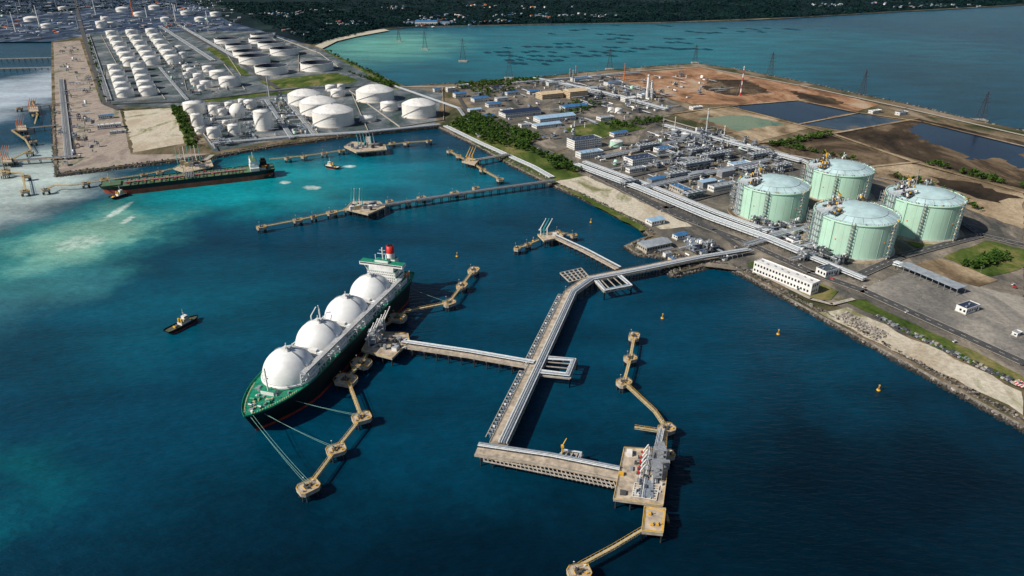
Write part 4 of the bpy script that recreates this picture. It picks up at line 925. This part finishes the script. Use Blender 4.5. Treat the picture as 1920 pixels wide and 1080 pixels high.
plant('process_plant',[(1120,300),(1245,245),(1400,266),(1500,300),(1380,372),(1300,375),(1190,345)],230,11,20)
plant('process_plant',[(1230,250),(1330,240),(1440,280),(1330,300)],110,12,34)
plant('process_plant',[(965,155),(1120,140),(1230,175),(1270,205),(1200,212),(1110,195)],170,14,40,1.3)
plant('process_plant',[(1180,150),(1300,140),(1380,170),(1260,190)],40,15,16,1.2)
plant('tank_farm_pipework',[(345,200),(530,190),(560,250),(400,280)],110,16,10)
plant('tank_farm_pipework',[(500,185),(540,180),(600,250),(550,262)],60,17,9)
plant('tank_farm_pipework',[(300,110),(345,105),(460,175),(340,190)],70,18,10)
plant('quay_equipment',[(105,200),(160,190),(190,290),(110,315)],40,19,10)
plant('terminal_equipment',[(1180,460),(1300,450),(1390,480),(1350,490),(1250,495)],35,20,8)
plant('terminal_equipment',[(1430,430),(1520,440),(1600,500),(1500,490)],45,21,8)
plant('terminal_equipment',[(1400,420),(1500,415),(1530,445),(1430,440)],50,26,9)
plant('refinery',[(-60,20),(130,0),(420,-4),(470,50),(165,60),(100,74),(-60,76)],420,22,60,2.6,False)
plant('refinery',[(150,60),(420,40),(460,60),(170,68)],50,23,40,2,False)
plant('depot_equipment',[(870,175),(970,160),(1120,200),(1230,215),(1050,275),(960,240)],70,24,8)
plant('quay_equipment',[(110,90),(150,88),(175,180),(108,190)],40,25,12,1.2,False)
for i,(x,y,w) in enumerate(((60,40,26),(90,52,22),(230,22,22),(262,30,20),(290,18,20),(350,28,20),(375,40,18),(405,30,20),(310,40,16),(120,20,18))): tank(x,y,y-7,w,kind='cone' if i%2 else 'dome',n=18)
b=B('shore_pipe_trench'); rr=random.Random(77)
for k in range(95):
    f=k/95; p=G(1640,592,LZ+1.2).lerp(G(1925,728,LZ+1.2),f); d=(G(1925,728,LZ)-G(1640,592,LZ)).normalized(); n=Vector((-d.y,d.x,0)); an=math.atan2(d.y,d.x)
    for j in range(2):
        q=p+n*(j*5-2.5)+n*rr.uniform(-.6,.6)
        if rr.random()<.75: b.box(q.x,q.y,LZ+1.2,2.6,rr.uniform(1.5,3.5),rr.uniform(.4,1.6),rr.choice([concd,conc,leaf,steel,steeld]),an)
b.beam(G(1640,592,LZ+1.6),G(1925,728,LZ+1.6),.5,.5,pipeg); b.done()
b=B('striped_marker_panel'); p=G(1905,715,LZ+2)
for k in range(8): b.beam(p+E1*(-5)+E2*(k*1.2),p+E1*5+E2*(k*1.2),1.2,.3,red if k%2 else white)
b.done()
def stack(name,x,yb,yt,r,m1,m2=None):
    b=B(name); p=G(x,yb,LZ); h=HT(p.y,yt)-LZ; n=8
    for k in range(n): b.tube(p+Vector((0,0,h*k/n)),p+Vector((0,0,h*(k+1)/n)),r*(1-.05*k),(m2 if (m2 and k%2) else m1),10)
    b.ring(p,r+1,h*.95,1.6,.4,steel,12)
    for k in range(3): a=k*2.1; b.tube(p+Vector((0,0,h*.7)),p+Vector((math.cos(a)*h*.18,math.sin(a)*h*.18,0)),.25,steel)
    b.done()
stack('flare_stack',1323,255,203,1.6,pipe); stack('exhaust_stack',1213,185,140,4,white); stack('exhaust_stack',1220,185,150,2.5,white); stack('flare_stack',1388,180,124,1.8,red,white); stack('light_mast',1716,350,316,.8,steel); stack('exhaust_stack',505,183,143,.9,white); stack('exhaust_stack',1170,150,118,1.2,orange)
for x,yb,yt in ((30,60,22),(75,50,10),(250,30,-5),(330,40,8),(390,45,20),(180,28,-6)): stack('exhaust_stack',x,yb,yt,3,[white,orange,steel][x%3])
def pylon(x,yb,yt):
    b=B('power_pylon'); p=G(x,yb,1); h=HT(p.y,yt)-3; w=h*.13
    b.box(p.x,p.y,0,w*3.2,w*2.2,3.5,conc); z0=3.5; N_=7; pv=None
    for k in range(N_+1):
        f=k/N_; ww=w*(1-f)**1.3+.7; z=z0+h*f; q=[Vector((p.x+i*ww,p.y+j*ww,z)) for i,j in ((-1,-1),(1,-1),(1,1),(-1,1))]
        if pv:
            for i in range(4): b.beam(pv[i],q[i],.7,.7,steeld); b.beam(pv[i],q[(i+1)%4],.3,.3,steeld); b.beam(q[i],q[(i+1)%4],.3,.3,steeld)
        pv=q
    for f,l in ((.62,.2),(.76,.17),(.9,.13)): b.beam((p.x-h*l,p.y,z0+h*f),(p.x+h*l,p.y,z0+h*f),.7,.7,steeld)
    b.done()
for t in ((748,78,50),(797,93,58),(868,115,72),(955,147,96),(1143,130,90),(1303,118,84),(1443,145,98),(1615,181,132),(1838,226,172)): pylon(*t)
b=B('fish_farm_raft'); netm=mat('net_dark',(.004,.055,.09,1),.8,var=.4,scale=.05,spec=.1)
rr=random.Random(5)
for row,(x0,x1,y) in enumerate(((1010,1100,56),(1030,1200,64),(1090,1330,72),(1010,1300,80),(930,1280,88),(910,1240,96),(900,1150,104),(930,1060,112),(960,1040,119),(1230,1340,60),(1270,1360,52),(1200,1330,90),(1150,1260,48),(1350,1440,60),(1400,1500,54),(740,800,52),(1700,1760,20))):
    x=x0
    while x<x1:
        if rr.random()<.62:
            p=G(x,y+rr.uniform(-2,2),.3); L=rr.uniform(18,34)*S(x,y)*.5
            for k in range(5): q=p+E2*k*9+E1*rr.uniform(-4,4); b.box(q.x,q.y,.2,L,6.5,.4,netm,A); b.box(q.x,q.y+4,.2,L,.4,.5,pipeg,A)
        x+=rr.uniform(14,22)
b.done()
# ---------------- vegetation
def trees(name,quads,N,seed,hmin=6,hmax=12,dens=9):
    rr=random.Random(seed); b=B(name)
    for quad,share in quads:
        P=[G(x,y,LZ+.8) for x,y in quad]; x0=min(p.x for p in P);x1=max(p.x for p in P);y0=min(p.y for p in P);y1=max(p.y for p in P); k=0;tr=0
        while k<N*share and tr<N*30:
            tr+=1; x=rr.uniform(x0,x1); y=rr.uniform(y0,y1)
            if not inside((x,y),P): continue
            k+=1; h=rr.uniform(hmin,hmax); z=LZ+.5; b.tube((x,y,z),(x,y,z+h*.6),.28,bark,5,.12)
            cl=[(x+rr.uniform(-1,1)*h*.28,y+rr.uniform(-1,1)*h*.28,z+h*rr.uniform(.45,.85)) for _ in range(5)]
            for c_ in cl:
                b.tube((x,y,z+h*.4),c_,.12,bark,4,.05)
                for _ in range(dens):
                    q=Vector(c_)+Vector((rr.gauss(0,1),rr.gauss(0,1),rr.gauss(0,.7)))*h*.13; s_=h*rr.uniform(.08,.14)
                    n1=Vector((rr.uniform(-1,1),rr.uniform(-1,1),rr.uniform(-.4,.4))).normalized()*s_; n2=Vector((rr.uniform(-1,1),rr.uniform(-1,1),rr.uniform(-.6,.6))).normalized()*s_
                    b.add([q-n1-n2,q+n1-n2,q+n1+n2,q-n1+n2],[(0,1,2,3)],leaf)
    b.done()
trees('tree_belt',[([(840,238),(885,212),(990,262),(1010,290),(920,270)],.45),([(1000,285),(1060,300),(1090,325),(1040,318)],.08),([(322,205),(340,202),(374,272),(355,278)],.12),([(640,132),(680,145),(740,160),(730,165)],.10),([(1040,200),(1090,188),(1130,198),(1060,222)],.07),([(1800,500),(1870,478),(1890,488),(1830,508)],.05),([(930,235),(1000,250),(990,262),(940,248)],.08),([(880,215),(940,225),(960,240),(900,232)],.05)],950,31)
trees('tree_row',[([(850,158),(1010,148),(1012,156),(860,168)],.28),([(1440,270),(1560,250),(1562,256),(1450,276)],.08),([(1130,232),(1240,222),(1245,230),(1150,245)],.12),([(960,265),(1005,250),(1010,262),(980,275)],.08),([(880,170),(960,160),(975,175),(900,185)],.1),([(1740,305),(1925,352),(1925,358),(1740,311)],.06),([(1640,322),(1760,350),(1850,398),(1845,402)],.05),([(1450,268),(1600,300),(1602,304),(1450,273)],.06),([(605,94),(612,95),(755,165),(745,165)],.09),([(165,70),(170,70),(200,188),(193,190)],.08)],640,32)
def forest(name,quads,N,seed):
    rr=random.Random(seed); b=B(name)
    for quad,share in quads:
        P=[G(x,y,LZ) for x,y in quad]; k=0
        while k<N*share:
            u=rr.random(); v=rr.random()**1.6; p=P[0].lerp(P[1],u).lerp(P[3].lerp(P[2],u),v); k+=1
            r=rr.uniform(8,20)*(.6+p.y/8000)
            for _ in range(8):
                q=p+Vector((rr.gauss(0,r*.6),rr.gauss(0,r*.6),rr.uniform(.1,.8)*r*.5)); s_=r*rr.uniform(.2,.45)
                vs=[q+Vector((rr.uniform(-1,1),rr.uniform(-1,1),rr.uniform(-.4,.7)))*s_ for _ in range(4)]
                b.add(vs,[(0,1,2),(0,2,3),(0,3,1)],leaff)
    b.done()
forest('distant_forest',[([(590,82),(720,50),(600,5),(400,5)],.26),([(720,50),(1240,40),(1300,2),(600,2)],.42),([(1240,40),(1500,31),(1500,1),(1300,1)],.16),([(1500,31),(1900,8),(1960,-2),(1500,-2)],.16)],9500,41)
forest('distant_forest',[([(-20,30),(140,20),(130,-4),(-30,-4)],.5),([(140,20),(400,10),(380,-6),(130,-6)],.5)],700,42)
def town(name,quads,N,seed):
    rr=random.Random(seed); b=B(name)
    for quad,share in quads:
        P=[G(x,y,LZ) for x,y in quad]
        cl=[(rr.random(),rr.random()**1.5) for _ in range(max(2,int(N*share/9)))]
        for _ in range(int(N*share)):
            u,v=rr.choice(cl); p=P[0].lerp(P[1],u).lerp(P[3].lerp(P[2],u),v)+Vector((rr.gauss(0,70),rr.gauss(0,70),0)); k=.45+p.y/9000
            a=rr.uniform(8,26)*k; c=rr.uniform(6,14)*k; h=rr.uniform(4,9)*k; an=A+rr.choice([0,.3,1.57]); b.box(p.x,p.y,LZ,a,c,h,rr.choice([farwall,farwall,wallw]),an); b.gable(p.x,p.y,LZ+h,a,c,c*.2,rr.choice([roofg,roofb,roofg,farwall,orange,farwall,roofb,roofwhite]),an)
    b.done()
town('distant_town_buildings',[([(-30,74),(92,73),(120,30),(-30,30)],.12),([(98,60),(420,45),(330,5),(110,5)],.26),([(560,75),(700,48),(560,15),(430,15)],.14),([(780,46),(860,44),(860,34),(780,36)],.12),([(720,45),(1250,38),(1300,10),(600,10)],.22),([(1250,36),(1850,10),(1850,5),(1300,8)],.12)],440,51)
b=B('shoreline_warehouse'); p=G(800,47,LZ)
b.box(p.x,p.y,LZ,110,40,16,wallw,0); b.gable(p.x,p.y,LZ+16,110,40,7,roofb,0); b.box(p.x+90,p.y+20,LZ,50,30,12,wallw,0); b.gable(p.x+90,p.y+20,LZ+12,50,30,5,roofb,0)
for k in range(12): b.box(p.x-50+k*9,p.y-20.1,LZ+5,5,.2,5,glass)
b.done()
b=B('distant_hills'); rr=random.Random(3)
for k in range(16):
    x=-14000+k*2200; y=15000+rr.uniform(-1500,3000); h=rr.uniform(150,420); w=rr.uniform(1500,2800); vs=[(x,y,h)]; n=14
    for ring,(fr,fh) in enumerate(((.35,.72),(.7,.3),(1,0))):
        for i in range(n): a=2*math.pi*i/n; q=fr*w*rr.uniform(.8,1.15); vs.append((x+q*math.cos(a),y+q*math.sin(a),h*fh*rr.uniform(.8,1.1)))
    fs=[(0,1+i,1+(i+1)%n) for i in range(n)]
    for r_ in range(2):
        for i in range(n): j=(i+1)%n; fs.append((1+r_*n+i,1+(r_+1)*n+i,1+(r_+1)*n+j,1+r_*n+j))
    b.add(vs,fs,leaff,True)
b.done()
# ---------------- vehicles, lamps
def car(x,y,ang,m):
    b=B('parked_car'); p=G(x,y,ZR+.6); b.M=Matrix.Translation(p)@Matrix.Rotation(ang,4,'Z')
    b.box(0,0,-.2,4.4,1.8,.75,m); b.add([(-1.6,-.8,.55),(1.3,-.8,.55),(1.3,.8,.55),(-1.6,.8,.55),(-1.1,-.7,1.15),(.6,-.7,1.15),(.6,.7,1.15),(-1.1,.7,1.15)],[(0,1,5,4),(1,2,6,5),(2,3,7,6),(3,0,4,7)],glass); b.box(-.25,0,1.15,1.7,1.4,.05,m)
    for i in (-1.4,1.4):
        for j in (-.8,.8): b.tube((i,j-.12,-.2),(i,j+.12,-.2),.34,black,10)
    b.done()
for x,y,m in ((1900,533,wallw),(1903,538,red),(1620,538,white),(1240,395,white),(1500,497,white),(1560,522,red),(1108,330,white),(1790,640,white),(1085,310,white),(1700,585,wallw),(1010,278,white),(1310,420,steel),(1380,463,white)): car(x,y,A if m!=red else A+1.57,m)
def lamp(x,y,z,h=10):
    b=B('street_lamp'); p=G(x,y,z); b.tube(p,p+Vector((0,0,h)),.13,steel,6,.08); b.beam(p+Vector((0,0,h)),p+Vector((1.6,0,h+.3)),.12,.12,steel); b.box(p.x+1.8,p.y,z+h+.1,.9,.35,.2,white); b.done()
for x,y in ((1640,548),(1720,580),(1800,618),(1880,655),(1560,528),(1480,492),(1300,415),(1200,372),(1835,520),(1730,470),(1650,500)): lamp(x,y,ZR,14)
for i in range(9):
    q=mt[5].lerp(mt[6],i/9) if i<5 else mt[4].lerp(mt[5],(i-5)/5); b=B('street_lamp'); b.tube(q+Vector((-5.9,0,0)),q+Vector((-5.9,0,7)),.13,steel); b.box(q.x-5.5,q.y,q.z+7,1,.4,.25,white); b.done()
b=B('stored_armour_blocks'); rr=random.Random(9)
for k in range(300):
    p=G(1570,592,LZ+1).lerp(G(1650,635,LZ+1),rr.random())+E1*rr.uniform(-3,14); b.box(p.x,p.y,LZ+1,rr.uniform(1,2.4),rr.uniform(1,2),rr.uniform(.8,1.9),rock if rr.random()<.4 else conc,rr.uniform(0,3))
b.done()
# ---------------- light, camera
sunv=Vector((-.84,-.36,0)).normalized(); el=math.radians(39)
sv=Vector((sunv.x*math.cos(el),sunv.y*math.cos(el),math.sin(el)))
sl=bpy.data.lights.new('sun','SUN'); sl.energy=5.0; sl.angle=math.radians(.5); sl.color=(1,.91,.77)
so=bpy.data.objects.new('sun',sl); so.rotation_euler=sv.to_track_quat('Z','Y').to_euler(); bpy.context.scene.collection.objects.link(so); so.location=(0,0,900)
w=bpy.data.worlds.new('World'); bpy.context.scene.world=w; w.use_nodes=True; N=w.node_tree.nodes
sk=N.new('ShaderNodeTexSky'); sk.sky_type='NISHITA'; sk.sun_disc=False; sk.sun_elevation=el; sk.sun_rotation=math.atan2(sv.x,sv.y)%(2*math.pi)
bg=N['Background']; bg.inputs['Strength'].default_value=.06; w.node_tree.links.new(sk.outputs[0],bg.inputs['Color'])
cd=bpy.data.cameras.new('camera'); cd.lens=F/1920*36; cd.sensor_width=36; cd.clip_start=1; cd.clip_end=80000
co=bpy.data.objects.new('camera',cd); co.location=(0,0,H); co.rotation_euler=(math.radians(64),0,0); bpy.context.scene.collection.objects.link(co); bpy.context.scene.camera=co
sc=bpy.context.scene; sc.view_settings.view_transform='Standard'; sc.view_settings.look='None'; sc.view_settings.exposure=0
